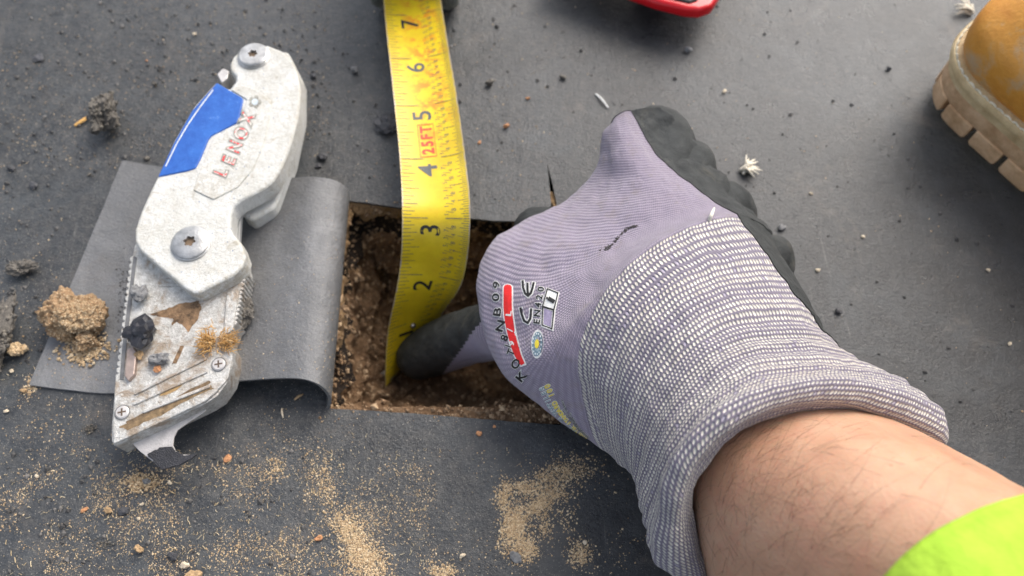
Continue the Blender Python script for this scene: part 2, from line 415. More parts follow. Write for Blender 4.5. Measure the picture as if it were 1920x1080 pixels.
# ------------------------------------------------------------------ TAPE MEASURE
def tape():
    root = empty("tape_measure")
    C = [(-.0, 752, 697, -5.2), (1, 776, 605, -2.85), (2, 808, 518, -.35), (3, 818.5, 409, 2.0), (4, 811, 295, 1.9), (5, 799, 195, 1.95), (6, 787, 107, 1.85), (7, 776, 26, 1.7), (8, 768, -50, 1.55)]
    K = [at(u, v, z) for _, u, v, z in C]
    CP_ = cr(K, 24); n = len(CP_)
    S = np.linspace(0, 8, n)
    T = np.gradient(CP_, axis=0); T /= np.linalg.norm(T, axis=1)[:, None]
    # across direction: level, slightly twisted near the bottom
    def frame(s):
        i = min(max(s/8*(n-1), 0), n-1.001); a = int(i); f = i-a
        p = CP_[a]*(1-f)+CP_[a+1]*f; t = T[a]*(1-f)+T[a+1]*f; t /= np.linalg.norm(t)
        x = np.array([1.0, .0, 0]); x = x-t*(x@t); x /= np.linalg.norm(x)
        tw = max(0, 2.2-s)*.5; nn = np.cross(x, t)
        if nn@(CAMP-p) < 0: nn = -nn
        x2 = x*math.cos(tw)-nn*math.sin(tw); n2 = nn*math.cos(tw)+x*math.sin(tw)
        return p, x2, n2
    W = 1.22
    def P(s, w_, lift=0):
        p, x, nn = frame(s); cup = (.17 if s > 2.8 else .17-.08*(2.8-s)/2.8)
        return p+x*w_+nn*(cup*((w_/W)**2)-.05+lift)
    ns, nw = 260, 14
    V = []; uvs = []
    for side in (0, -.03):
        for i in range(ns+1):
            for j in range(nw+1): V.append(P(8*i/ns, -W+2*W*j/nw, side)); uvs.append((8*i/ns, -W+2*W*j/nw))
    w_ = nw+1; o_ = (ns+1)*w_; Fc = []
    for i in range(ns):
        for j in range(nw):
            a, b, c, d = i*w_+j, i*w_+j+1, (i+1)*w_+j+1, (i+1)*w_+j; Fc += [(a, b, c, d), (o_+a, o_+d, o_+c, o_+b)]
        Fc += [(i*w_, (i+1)*w_, o_+(i+1)*w_, o_+i*w_), (i*w_+nw, o_+i*w_+nw, o_+(i+1)*w_+nw, (i+1)*w_+nw)]
    t = NT("tape_yellow"); uv = t.uv(); v = t.obj()
    c = t.ramp(t.noise(v, .8, 6, .65), [(.3, (.58, .41, .008)), (.7, (.77, .57, .014))])
    st = t.ramp(t.noise(v, 1.7, 6, .75), [(.49, 0.0), (.56, .75)])
    sx = t.n("ShaderNodeSeparateXYZ"); t.l(uv, sx.inputs[0])
    a1 = t.ramp(t.math('MULTIPLY', sx.outputs[0], 1/8), [(.5, .1), (.6, 1.0)])
    a2 = t.ramp(t.math('ABSOLUTE', t.math('SUBTRACT', sx.outputs[1], .25)), [(.3, 1.0), (.85, .2)])
    c = t.mix(t.math('MULTIPLY', t.math('MULTIPLY', st, a1), a2), c, (.62, .17, .02))
    ed = t.ramp(t.math('ABSOLUTE', sx.outputs[1]), [(1.1/1.0-.0, 0.0), (1.0, 0.0)]) if False else t.math('GREATER_THAN', t.math('ABSOLUTE', sx.outputs[1]), 1.175)
    wear = t.ramp(t.noise(v, 3, 5, .7), [(.4, .2), (.6, .9)])
    c = t.mix(t.math('MULTIPLY', ed, wear), c, (.42, .36, .34))
    c = t.mix(t.ramp(t.noise(v, 7, 6, .8), [(.55, 0.0), (.8, .5)]), c, (.40, .27, .04))
    mt = t.done(c, .38, t.bump(t.noise(v, 10, 5), .2, .01), spec=.5)
    mesh("tape_ribbon", V, Fc, mt, root, uv=uvs, sharp=60)
    # print
    gl = Flat(); red = Flat(); blk = Flat(); digits = []
    def T2(fl, txt, s, w0, hs, ht, gap, off=.0):   # s inches start; height ht cm, char advance gap cm
        for k, ch in enumerate(txt):
            fl.text(ch, (s+(k+.5)*gap/2.54, w0), (hs/2.54, 0), (0, -ht), off)
    for k in range(1, 8):
        f = blk if k in (1, 2, 7) else gl
        f = Flat(); T2(f, str(k), k-.37, -.22, 1.12, 1.0, .84, .012); digits.append((f, k in (1, 2, 3, 7)))
    for i in range(0, 8*32):
        s = i/32
        if i % 32 == 0: f_, a, b = gl, -1.2, -.32; f_.quad((s-.006, a), (s+.006, a), (s+.006, b), (s-.006, b)); f_.quad((s-.006, .32), (s+.006, .32), (s+.006, 1.2), (s-.006, 1.2)); continue
        if i % 2 == 0:
            L = .62 if i % 16 == 0 else .52 if i % 8 == 0 else .42 if i % 4 == 0 else .3
            gl.quad((s-.0045, -1.2), (s+.0045, -1.2), (s+.0045, -1.2+L), (s-.0045, -1.2+L))
        L = .5 if i % 16 == 0 else .42 if i % 8 == 0 else .36 if i % 4 == 0 else .3 if i % 2 == 0 else .22
        gl.quad((s-.004, 1.2-L), (s+.004, 1.2-L), (s+.004, 1.2), (s-.004, 1.2))
    for k in range(0, 8):
        for j, (a, b) in enumerate([("1", "8"), ("1", "4"), ("3", "8"), ("1", "2"), ("5", "8"), ("3", "4"), ("7", "8")]):
            s = k+(j+1)/8-.03
            gl.text(a, (s-.035, .36), (.24/2.54, 0), (0, -.24)); gl.text("/", (s, .48), (.26/2.54, 0), (0, -.4)); gl.text(b, (s+.03, .62), (.24/2.54, 0), (0, -.24))
    T2(red, "25FT", 4.06, -.14, .52, .62, .34, .04)
    for a, b in (((4.03, -.44), (4.62, -.44)), ((4.62, -.44), (4.62, .16)), ((4.62, .16), (4.03, .16)), ((4.03, .16), (4.03, -.44))):
        red.line([a, b], .02) if a[0] != b[0] else red.quad((a[0]-.006, min(a[1], b[1])), (a[0]+.006, min(a[1], b[1])), (a[0]+.006, max(a[1], b[1])), (a[0]-.006, max(a[1], b[1])))
    def place(nm, fl, mat):
        # split long quads so they follow the cup of the tape
        V2 = [P(s, w2, .006) for s, w2 in fl.V]; mesh(nm, V2, fl.F, mat, root, smooth=False)
    def pm(n_, c, cut):
        t = NT(n_); v = t.obj(); return t.done(t.mix(t.ramp(t.noise(v, 9, 5, .7), [(cut-.08, 0.0), (cut+.1, .8)]), c, (.7, .5, .01)), .5)
    m_g = pm("print_grey", (.10, .10, .085), .60); m_b = pm("print_black", (.015, .015, .015), .78); m_n = pm("print_number", (.075, .08, .08), .72); place("scale_print", gl, m_g)
    for f, b in digits: place("inch_number", f, m_b if b else m_n)
    place("red_print", red, pm("print_red", (.6, .05, .02), .66))
    # hook and rivet
    met = plain("hook_metal", (.45, .42, .38), .35, 1.0)
    p0, x0, n0 = frame(0.0); t0 = T[0]
    def boxf(nm, s0, s1, w0, w1, l0, l1, mat):
        V = [P(s, w2, l) for l in (l0, l1) for s, w2 in ((s0, w0), (s1, w0), (s1, w1), (s0, w1))]
        return mesh(nm, V, [(0, 3, 2, 1), (4, 5, 6, 7), (0, 1, 5, 4), (1, 2, 6, 5), (2, 3, 7, 6), (3, 0, 4, 7)], met if mat is None else mat, root, smooth=False)
    boxf("end_hook", -.0, .05, -.85, .85, -.5, .06, None)
    V2, F2 = ICO[3]; pr, xr_, nr = P(.93, .02, .02), *frame(.93)[1:]
    mesh("rivet", pr+V2*.13, F2, met, root)
    # case (mostly outside the frame): body, mouth cheeks
    t = NT("case_rubber"); v = t.obj()
    c = t.ramp(t.noise(v, 2.2, 6, .7), [(.3, (.08, .085, .07)), (.55, (.2, .2, .165)), (.72, (.42, .40, .33))])
    mc = t.done(c, .7, t.bump(t.noise(v, 12, 5), .6, .06))
    pm_, xm, nm_ = frame(7.45); cx = pm_[0]; yb = pm_[1]
    prism("case_body", [(cx-1.9, yb+.45), (cx+1.9, yb+.45), (cx+2.0, yb+1.5), (cx+2.0, yb+8), (cx-2.0, yb+8), (cx-2.0, yb+1.5)], .1, 6.4, mc, root, .5, 4)
    for s in (-1, 1):
        V2, F2, _ = sweep([(cx+s*1.62, yb+1.2, .6), (cx+s*1.62, yb+.55, 1.0), (cx+s*1.66, yb+.5, 2.2), (cx+s*1.66, yb+1.0, 3.2)], [.34, .36, .36, .34], 16, 5)
        V2 = np.array([p+np.array([0, 0, 0])+.03*np.array([nz(p, 2.2), nz(p+7, 2.2), 0]) for p in V2])
        if s == 1: V2[:, 1] -= .1
        mesh("mouth_cheek", V2, F2, mc, root)
    set_base(root, at(776, 20, 0))
    tag(root, "yellow inch tape measure bent down into the square cut, end pressed by the gloved thumb", "tape measure")
tape()

# ------------------------------------------------------------------ KNIFE
ZT = lambda x, y: .045*(y-12)
def kat(u, v, h):
    z = h
    for _ in range(6): p = at(u, v, z); z = h+ZT(p[0], p[1])
    return p
def kp(pts, h): return [tuple(kat(u, v, h)[:2]) for u, v in pts]
def smoothpoly(pts, n=4, hard=()):
    return [tuple(p) for p in cr(pts, n, True)]
def knife():
    root = empty("utility_knife")
    # paint: dirty off-white
    t = NT("knife_white"); v = t.obj()
    c = t.ramp(t.noise(v, 1.3, 7, .65), [(.3, (.56, .555, .51)), (.7, (.72, .72, .69))])
    geo = t.n("ShaderNodeNewGeometry"); 
    grime = t.ramp(t.noise(v, 1.7, 8, .8, .8), [(.56, 0.0), (.68, .75)])
    c = t.mix(grime, c, (.33, .27, .17))
    edge = t.ramp(t.n('ShaderNodeNewGeometry').outputs['Pointiness'], [(.53, 0.0), (.60, .9)]); c = t.mix(t.math('MULTIPLY', edge, t.ramp(t.noise(v, 5, 6, .8), [(.42, 0.0), (.55, 1.0)])), c, (.36, .30, .19))
    sm = t.n("ShaderNodeMapping"); t.l(v, sm.inputs[0]); sm.inputs["Rotation"].default_value = (0, 0, .5); sm.inputs["Scale"].default_value = (1, 3.2, 1)
    scr = t.ramp(t.noise(sm.outputs[0], 5, 5, .8), [(.63, 0.0), (.68, .9)])
    c = t.mix(scr, c, (.16, .14, .11))
    sp = t.vor(v, 3.0, 'F1', 0); spn = t.noise(v, 9, 3)
    c = t.mix(t.math('MULTIPLY', t.math('LESS_THAN', t.math('ADD', sp, t.math('MULTIPLY', spn, .12)), .135), .8), c, (.12, .19, .33))
    wearm = t.math('SUBTRACT', .53, t.n("ShaderNodeNewGeometry").outputs["Pointiness"])
    bm_ = t.bump(t.noise(v, 6, 6, .75), .9, .08)
    white = t.done(c, .42, bm_, spec=.5)
    # rough cast metal
    t = NT("knife_cast_metal"); v = t.obj()
    c = t.ramp(t.noise(v, 5, 6, .8), [(.3, (.30, .28, .25)), (.5, (.52, .51, .48)), (.7, (.72, .71, .68))])
    c = t.mix(t.ramp(t.noise(v, 1.2, 6, .7, .5), [(.50, 0.0), (.62, .7)]), c, (.27, .18, .10))
    sm = t.n("ShaderNodeMapping"); t.l(v, sm.inputs[0]); sm.inputs["Rotation"].default_value = (0, 0, -.42); sm.inputs["Scale"].default_value = (.35, 2.5, 1)
    c = t.mix(t.ramp(t.noise(sm.outputs[0], 3, 6, .8), [(.58, 0.0), (.7, .7)]), c, (.12, .1, .08))
    cast = t.done(c, t.ramp(t.noise(v, 4, 4), [(.3, .35), (.7, .6)]), t.bump(t.noise(v, 14, 5, .7), .9, .05), .45)
    steel = plain("knife_steel", (.58, .55, .525), .42, .45, .2, 3, .5)
    dark = plain("knife_gap", (.16, .16, .16), .6, .3)
    grey = plain("knife_liner", (.40, .40, .39), .5, .4, .15, 3)
    # rear scale
    rear = [(480, 90), (540, 96), (568, 150), (567, 215), (549, 300), (520, 378), (512, 392), (470, 413), (452, 402), (470, 380), (500, 300), (470, 200), (440, 130)]
    prism("rear_scale", kp(rear, 1.5), .72, 1.5, white, root, .14, 3, ZT)
    prism("rear_lug", kp([(420, 560), (452, 548), (468, 514), (466, 502), (455, 500), (430, 520)], 1.25), .75, 1.25, white, root, .12, 3, ZT)
    # liner between the scales
    prism("liner", kp([(300, 340), (490, 340), (520, 300), (513, 360), (470, 375), (452, 404), (449, 450), (440, 520), (290, 500)], 1.72), 1.5, 1.72, grey, root, .02, 1, ZT)
    # blade carrier with a serrated thumb edge on both sides
    lft = []
    for i in range(19):
        f = i/18; u = 248+(221-248)*f; v = 480+(700-480)*f
        lft += [(u, v), (u-5, v+3), (u-5, v+8)]
    rgt = []
    for i in range(13):
        f = i/12; u = 458-18*f; v = 505+(600-505)*f; rgt = [(u, v), (u+4, v+2), (u+3, v+6)]+rgt if False else rgt+[(u, v), (u+5, v+2), (u+4, v+6)]
    carr = [(262, 440), (252, 462)]+lft+[(214, 737), (209, 800), (209, 826), (214, 836), (300, 797), (388, 755), (408, 742), (428, 713), (437, 680), (437, 655), (428, 640), (438, 612)]+rgt[::-1]+[(455, 470), (380, 430)]
    prism("blade_carrier", kp(carr, 1.95), 1.05, 1.95, cast, root, .06, 2, ZT)
    # raised plate in the middle (slide channel edges) and lower nose plate
    prism("slide_channel", kp([(250, 480), (256, 482), (236, 655), (231, 712), (224, 712), (229, 650)], 1.98), 1.9, 1.975, dark, root, 0, 1, ZT)
    prism("slide_button", kp([(238, 655), (250, 650), (256, 660), (252, 702), (240, 714), (233, 705)], 2.1), 1.9, 2.12, plain("button_metal", (.38, .30, .26), .5, .6), root, .04, 2, ZT)
    prism("side_rail", kp([(425, 548), (449, 538), (436, 618), (418, 632)], 2.03), 1.9, 2.03, cast, root, .03, 2, ZT)
    nose = [(214, 738), (258, 722), (330, 690), (375, 664), (400, 652), (431, 653), (436, 668), (428, 708), (405, 735), (385, 752), (300, 793), (212, 833), (210, 800)]
    prism("nose_plate", kp(nose, 2.05), 1.9, 2.05, cast, root, .05, 2, ZT)
    for (a, b, wd) in (((252, 738), (386, 672), 5), ((250, 757), (387, 696), 6), ((268, 772), (392, 724), 6)):
        a = np.array(a); b = np.array(b); d = (b-a)/np.linalg.norm(b-a); nn = np.array([-d[1], d[0]])*wd/2
        pl = [a-nn, a-d*2, a+nn, b+nn, b+d*2, b-nn]
        prism("nose_rib", kp(pl, 2.1), 2.0, 2.11, cast, root, .03, 2, ZT)
    # hooked blade
    hook = [(238, 822), (392, 742), (389, 762), (384, 772), (352, 793), (333, 806), (326, 820), (324, 834), (329, 845), (340, 852), (367, 853), (350, 862), (330, 870), (305, 880), (290, 868), (262, 846)]
    bl = prism("hook_blade", kp(hook, 1.5), 1.44, 1.5, steel, root, .01, 1, ZT)
    tarm = plain("tar_black", (.022, .022, .026), .35, 0, .5, 4, .9)
    # front scale
    front = [(292, 335), (326, 262), (362, 200), (405, 152), (412, 158), (430, 166), (441, 152), (441, 142), (432, 132), (430, 120), (437, 105), (455, 91), (476, 84), (502, 84), (528, 94), (550, 115), (560, 140), (564, 170), (560, 215), (548, 262), (530, 310), (514, 338), (498, 352), (450, 377), (437, 388), (433, 402), (432, 432), (452, 455), (460, 478), (456, 496), (440, 515), (375, 549), (362, 550), (348, 543), (300, 503), (262, 470), (252, 452), (252, 430), (262, 400), (276, 368)]
    fs = prism("front_scale", kp(front, 2.55), 1.72, 2.55, white, root, .12, 2, ZT)
    panel = [(432, 168), (452, 158), (482, 168), (507, 188), (505, 222), (494, 272), (474, 317), (446, 350), (400, 374), (362, 356), (374, 320), (384, 296), (398, 260), (447, 236), (455, 218), (462, 186)]
    prism('name_panel', kp(panel, 2.6), 2.4, 2.6, white, root, .04, 2, ZT)
    # blue inlay
    t = NT("knife_blue"); v = t.obj(); c = t.ramp(t.noise(v, 2, 6, .7), [(.3, (.012, .075, .34)), (.7, (.03, .14, .48))])
    c = t.mix(t.ramp(t.noise(v, 4, 8, .85), [(.6, 0.0), (.75, .6)]), c, (.32, .45, .6))
    blue = t.done(c, .4, t.bump(t.noise(v, 8, 5), .3, .03), spec=.5)
    bi = [(295, 331), (326, 266), (360, 206), (406, 154), (452, 181), (456, 186), (449, 218), (443, 230), (396, 254), (390, 262), (376, 296), (366, 315), (350, 320)]
    prism("blue_inlay", kp(bi, 2.61), 1.9, 2.6, blue, root, .05, 2, ZT)
    scuff = Flat(); scuff.line([(309, 314), (330, 268), (352, 232), (372, 202), (397, 168)], 3.5)
    # lock button
    prism("lock_button", kp([(406, 139), (418, 127), (430, 133), (426, 147), (415, 155)], 2.3), 1.7, 2.3, steel, root, .05, 2, ZT)
    # torx pivots
    zt = 2.55
    pivm = plain("pivot_steel", (.46, .455, .44), .36, .75, .35, 2.5, .5)
    def pivot(u, v, r, tx):
        c = kat(u, v, zt+.08); cx, cy = c[0], c[1]; b = c[2]
        rings = [(r*1.08, -.09), (r*1.08, -.05), (r, -.04), (r, .03), (r*.9, .07), (r*.4, .085)]
        n = 40; V = []
        for rr, z in rings:
            for k in range(n): a = k/n*2*math.pi; V.append((cx+rr*math.cos(a), cy+rr*math.sin(a), b+z))
        # torx recess
        for rs, z in ((1, .086), (1, -.03)):
            for k in range(n):
                a = k/n*2*math.pi; rr = tx*(1+.16*math.cos(6*a+.5)); V.append((cx+rr*math.cos(a), cy+rr*math.sin(a), b+z))
        m = len(rings)+2
        Fc = [(i*n+k, i*n+(k+1) % n, (i+1)*n+(k+1) % n, (i+1)*n+k) for i in range(m-1) for k in range(n)]+[tuple(range((m-1)*n, m*n))]
        s = mesh("pivot_screw", V, Fc, pivm, root, sharp=30)
        fl = [(cx+tx*1.1*math.cos(k/20*2*math.pi), cy+tx*1.1*math.sin(k/20*2*math.pi), b-.026) for k in range(20)]
        mesh("screw_recess", fl, [tuple(range(20))], plain("recess_rust", (.16, .11, .07), .8), s)
    pivot(475, 103, .58, .17); pivot(357, 454, .64, .19)
    # small cross-head screws
    def phil(u, v):
        c = kat(u, v, 2.07); n = 24; r = .215; b = c[2]
        V = [(c[0]+rr*math.cos(k/n*2*math.pi), c[1]+rr*math.sin(k/n*2*math.pi), b+z) for rr, z in ((r, -.05), (r, .0), (r*.85, .03)) for k in range(n)]
        s = mesh("cross_head_screw", V, [(i*n+k, i*n+(k+1) % n, (i+1)*n+(k+1) % n, (i+1)*n+k) for i in range(2) for k in range(n)]+[tuple(range(2*n, 3*n))], steel, root, sharp=30)
        V = []; Fc = []
        for a in (.2, .2+math.pi/2):
            d = np.array([math.cos(a), math.sin(a)]); e = np.array([-d[1], d[0]])*.028; q = len(V)
            for sx, sy in ((-1, -1), (1, -1), (1, 1), (-1, 1)): p = d*.13*sx+e*sy; V.append((c[0]+p[0], c[1]+p[1], b+.034+.001*(a > 1)))
            Fc.append((q, q+1, q+2, q+3))
        mesh("screw_cross", V, Fc, plain("cross_dark", (.09, .06, .04), .8), s, smooth=False)
        th = [(c[0]+rr*math.cos(k/n*2*math.pi), c[1]+rr*math.sin(k/n*2*math.pi), b-.005) for rr in (r, r*1.16) for k in range(n)]
        mesh("screw_rim", th, [(k, (k+1) % n, n+(k+1) % n, n+k) for k in range(n)], dark, s, smooth=False)
    phil(229, 773); phil(410, 683)
    # raised lettering, worn red
    bpy.context.view_layer.update()
    top = kat(430, 270, 2.55)
    nm = Flat(); nmr = Flat(); ang0 = math.radians(-68)
    pos = [(414, 322), (429, 300), (440, 275), (452, 250), (463, 222)]
    for ch, (u, v) in zip("LENOX", pos):
        a = math.atan2(-58, 26); xd = np.array([math.cos(-1.19), math.sin(-1.19)]); yd = np.array([-.93, -.36]); yd = np.array([xd[1], -xd[0]])
        nm.text(ch, (u, v), xd*30, yd*36, .07); nmr.text(ch, (u, v), xd*28, yd*35, .0)
    for k in range(5): a = k*1.257; nm.disc((478+8*math.cos(a), 191+8*math.sin(a)), (4.5, 0), (0, 4.5), 10)
    def onknife(nme, fl, mat, lift):
        V = []
        for u, v in fl.V: p = kat(u, v, 2.60+lift); V.append(p)
        return mesh(nme, V, fl.F, mat, root, smooth=False)
    onknife("name_outline", nm, plain("name_grey", (.30, .29, .25), .7, 0, .4, 8), .014)
    t = NT("name_red"); v = t.obj(); redm = t.done(t.mix(t.ramp(t.noise(v, 5.5, 4, .6), [(.49, 0.0), (.56, 1.0)]), (.68, .66, .60), (.75, .03, .04)), .6)
    onknife("name_letters", nmr, redm, .024)
    em = Flat(); em.disc((478, 191), (6, 0), (0, 6), 14); onknife("emblem", em, plain("emblem_pale", (.55, .62, .66), .6), .024)
    sf = Flat(); sf.line([(311, 311), (331, 270), (352, 234), (374, 202), (399, 169)], 2.2)
    V = [kat(u, v, 2.606) for u, v in sf.V]; mesh("scuffed_edge", V, sf.F, plain("scuff", (.62, .64, .64), .6, 0, .3, 9), root, smooth=False)
    # stain on the carrier
    def stain(nme, pts, h, mat):
        V = []; 
        c = np.mean(pts, axis=0); 
        for (u, v) in pts: V.append(kat(u, v, h))
        mesh(nme, V, [tuple(range(len(V)))], mat, root, smooth=False)
    rust = plain("rust_stain", (.19, .115, .06), .8, 0, .75, 5, .8)
    def jag(pts, amp=2.0, n=5):
        out = []
        for i, p in enumerate(pts):
            q = pts[(i+1) % len(pts)]
            for j in range(n): f = j/n; out.append((p[0]+(q[0]-p[0])*f+random.uniform(-amp, amp), p[1]+(q[1]-p[1])*f+random.uniform(-amp, amp)))
        return out
    stain("rust_stain", jag([(281, 590), (305, 582), (335, 570), (372, 564), (378, 575), (370, 600), (352, 624), (346, 612), (332, 604), (320, 612), (325, 598), (300, 594)], 1.3), 1.956, rust)
    stain("rust_stain", jag([(338, 648), (346, 650), (332, 680), (322, 684)], 1), 1.956, rust)
    stain("rust_stain", jag([(296, 735), (330, 718), (345, 720), (320, 738), (300, 742)], 1.2), 2.056, plain("mud_tan", (.34, .22, .10), .9, 0, .3, 8))
    stain("rust_stain", jag([(236, 790), (310, 755), (392, 712), (396, 718), (312, 763), (240, 797)], 1.2), 2.0575, plain("mud_brown_dark", (.15, .10, .055), .8, 0, .5, 8))
    stain("rust_stain", jag([(222, 800), (300, 765), (350, 742), (394, 722), (400, 728), (350, 752), (290, 784), (240, 806)], 1.6), 2.057, plain("mud_brown", (.2, .135, .07), .8, 0, .5, 8))
    # tar smeared on the blade tip
    V2, F2 = ICO[4]; tp = [(276, 851), (300, 840), (322, 838), (330, 847), (345, 853), (372, 852), (350, 866), (330, 874), (306, 882), (292, 872)]
    pl = kp(jag(tp, 1.5, 5), 1.53); o = prism("tar_smear", pl, 1.495, 1.56, tarm, root, .03, 2, ZT)
    set_base(root, at(300, 600, .5))
    tag(root, "white and silver folding utility knife with blue inlay and hooked blade, scuffed and dirty", "knife")
    return root, cast
KN, M_CAST = knife()

# ------------------------------------------------------------------ THE GLOVED HAND AND ARM
RINGS = [  # 6 visible points per ring, left outline .. coating seam .. right outline; depth left, middle, right, back bulge
 ([(1146,234),(1149,224),(1157,216),(1168,210),(1183,207),(1238,201)], 27.0,26.6,26.9,.3),
 ([(1131,250),(1145,246),(1162,243),(1180,242),(1203,243),(1288,250)], 27.0,25.9,27.2,.5),
 ([(1125,292),(1145,287),(1170,285),(1198,285),(1230,288),(1322,300)], 26.9,25.3,27.0,.6),
 ([(1108,332),(1145,330),(1185,326),(1225,324),(1268,326),(1358,332)], 26.8,24.8,26.8,.7),
 ([(1062,374),(1120,375),(1185,370),(1250,362),(1312,358),(1385,375)], 26.6,24.3,26.6,.8),
 ([(1000,404),(1075,420),(1165,415),(1260,398),(1345,382),(1412,405)], 26.5,23.8,26.4,.8),
 ([(925,450),(1010,478),(1120,468),(1245,425),(1368,395),(1428,425)], 26.2,23.3,26.2,.8),
 ([(897,515),(965,550),(1070,525),(1220,445),(1378,400),(1436,438)], 25.9,22.9,26.0,.8),
 ([(905,600),(968,625),(1062,570),(1215,455),(1382,403),(1442,450)], 25.3,22.5,25.8,.9),
 ([(960,712),(990,690),(1072,600),(1222,458),(1384,405),(1446,458)], 24.5,22.1,25.6,1.0),
 ([(1128,842),(1085,690),(1125,560),(1245,447),(1385,408),(1450,466)], 23.4,21.7,25.4,1.2),
 ([(1160,868),(1130,725),(1185,595),(1300,505),(1437,478),(1487,540)], 22.8,20.9,24.6,1.6),
 ([(1190,893),(1168,775),(1230,645),(1345,560),(1485,548),(1517,600)], 22.2,20.1,23.8,2.0),
 ([(1200,915),(1195,825),(1262,705),(1370,625),(1515,615),(1565,660)], 21.7,19.4,23.0,2.2),
 ([(1205,950),(1215,855),(1288,745),(1395,668),(1545,655),(1620,692)], 21.1,18.9,22.4,2.2),
 ([(1215,985),(1235,885),(1310,772),(1420,700),(1580,690),(1695,718)], 20.5,18.2,21.7,2.2),
 ([(1240,1030),(1250,925),(1315,805),(1425,735),(1590,718),(1740,768)], 19.9,17.6,21.0,2.2),
 ([(1300,1085),(1277,935),(1322,835),(1425,768),(1590,752),(1766,832)], 19.6,17.5,20.6,2.0),
 ([(1345,1100),(1300,945),(1342,850),(1437,788),(1588,772),(1738,838)], 20.0,18.1,21.0,1.2),
 ([(1335,1060),(1285,930),(1330,830),(1427,765),(1575,752),(1700,810)], 20.8,19.0,21.6,1.0),
]
def ring3(spec):
    P, dL, dM, dR, bk = spec; n = len(P); out = []
    for i, (u, v) in enumerate(P):
        t = i/(n-1); side = dL+(dR-dL)*t; mid = dM-((dL+dR)/2)
        out.append(atd(u, v, side+mid*math.sin(math.pi*t)**.8 if 0 < t < 1 else side))
    L, R = out[0], out[-1]
    for f, b in ((.25, .8), (.5, 1), (.75, .8)):
        p = R+(L-R)*f+FWD*bk*b; p[2] = max(p[2], .15); out.append(p)
    return np.array(out)
NR, NA = 14, 40
def ringloft(rings, nr, na):
    R3 = np.array([ring3(r) for r in rings])            # k x 9 x 3
    rows = cr(R3.reshape(len(R3), -1), nr).reshape(-1, R3.shape[1], 3)
    return np.array([cr(r, na, True) for r in rows])    # rows x (9*na) x 3
def grid_faces(nr_, nc): return [(i*nc+j, i*nc+(j+1) % nc, (i+1)*nc+(j+1) % nc, (i+1)*nc+j) for i in range(nr_-1) for j in range(nc)]
G = ringloft(RINGS, NR, NA); nr_, nc = G.shape[:2]
ZR = np.arange(nr_)/NR; TH = np.arange(nc)/NA
# wrinkles and gathered ribs of the cuff, soft knuckle folds
du = np.gradient(G, axis=0); dv = np.roll(G, -1, 1)-np.roll(G, 1, 1); NN = np.cross(du, dv); NN /= (np.linalg.norm(NN, axis=2)[..., None]+1e-9)
cen = G.mean(axis=1, keepdims=True)
if ((G-cen)*NN).sum() < 0: NN = -NN
arc = np.linalg.norm(np.roll(G, -1, 1)-G, axis=2); arc = np.cumsum(arc, axis=1)-arc[:, :1]; frac = arc/arc[:, -1:]
D = np.zeros((nr_, nc))
for i in range(nr_):
    r = ZR[i]
    for j in range(nc):
        p = G[i, j]; d = .06*nz(p, .8, 3)+.03*nz((p[0]*1.2, p[1]*.5, p[2]), 2, 3)
        if r > 10:
            k = min(1, (r-10)/1.0)
            amp = .034 if r > 12.4 else .016
            d += k*amp*math.sin(2*math.pi*(r*1.55+.35*nz((frac[i, j]*5, r*.4, 3))))*(1 if r < 16.4 else .3)
        if r < 9 and TH[j] > 4: d += .05*nz(p*1.0, 1.6, 3)
        if 14.8 < r <= 17.6: d += .34*math.exp(-((r-16.4)/.7)**2)*(1+.35*nz((frac[i, j]*6, 1, 2)))
        D[i, j] = d
G = G+NN*D[..., None]
def stitches(r):      # number of stitch rows up to ring parameter r
    return np.where(r < 10, r*7.0, 70+(r-10)*6.4)
Ncol = 186
UV = np.stack([frac*Ncol, np.repeat(stitches(ZR)[:, None], nc, 1)], -1)
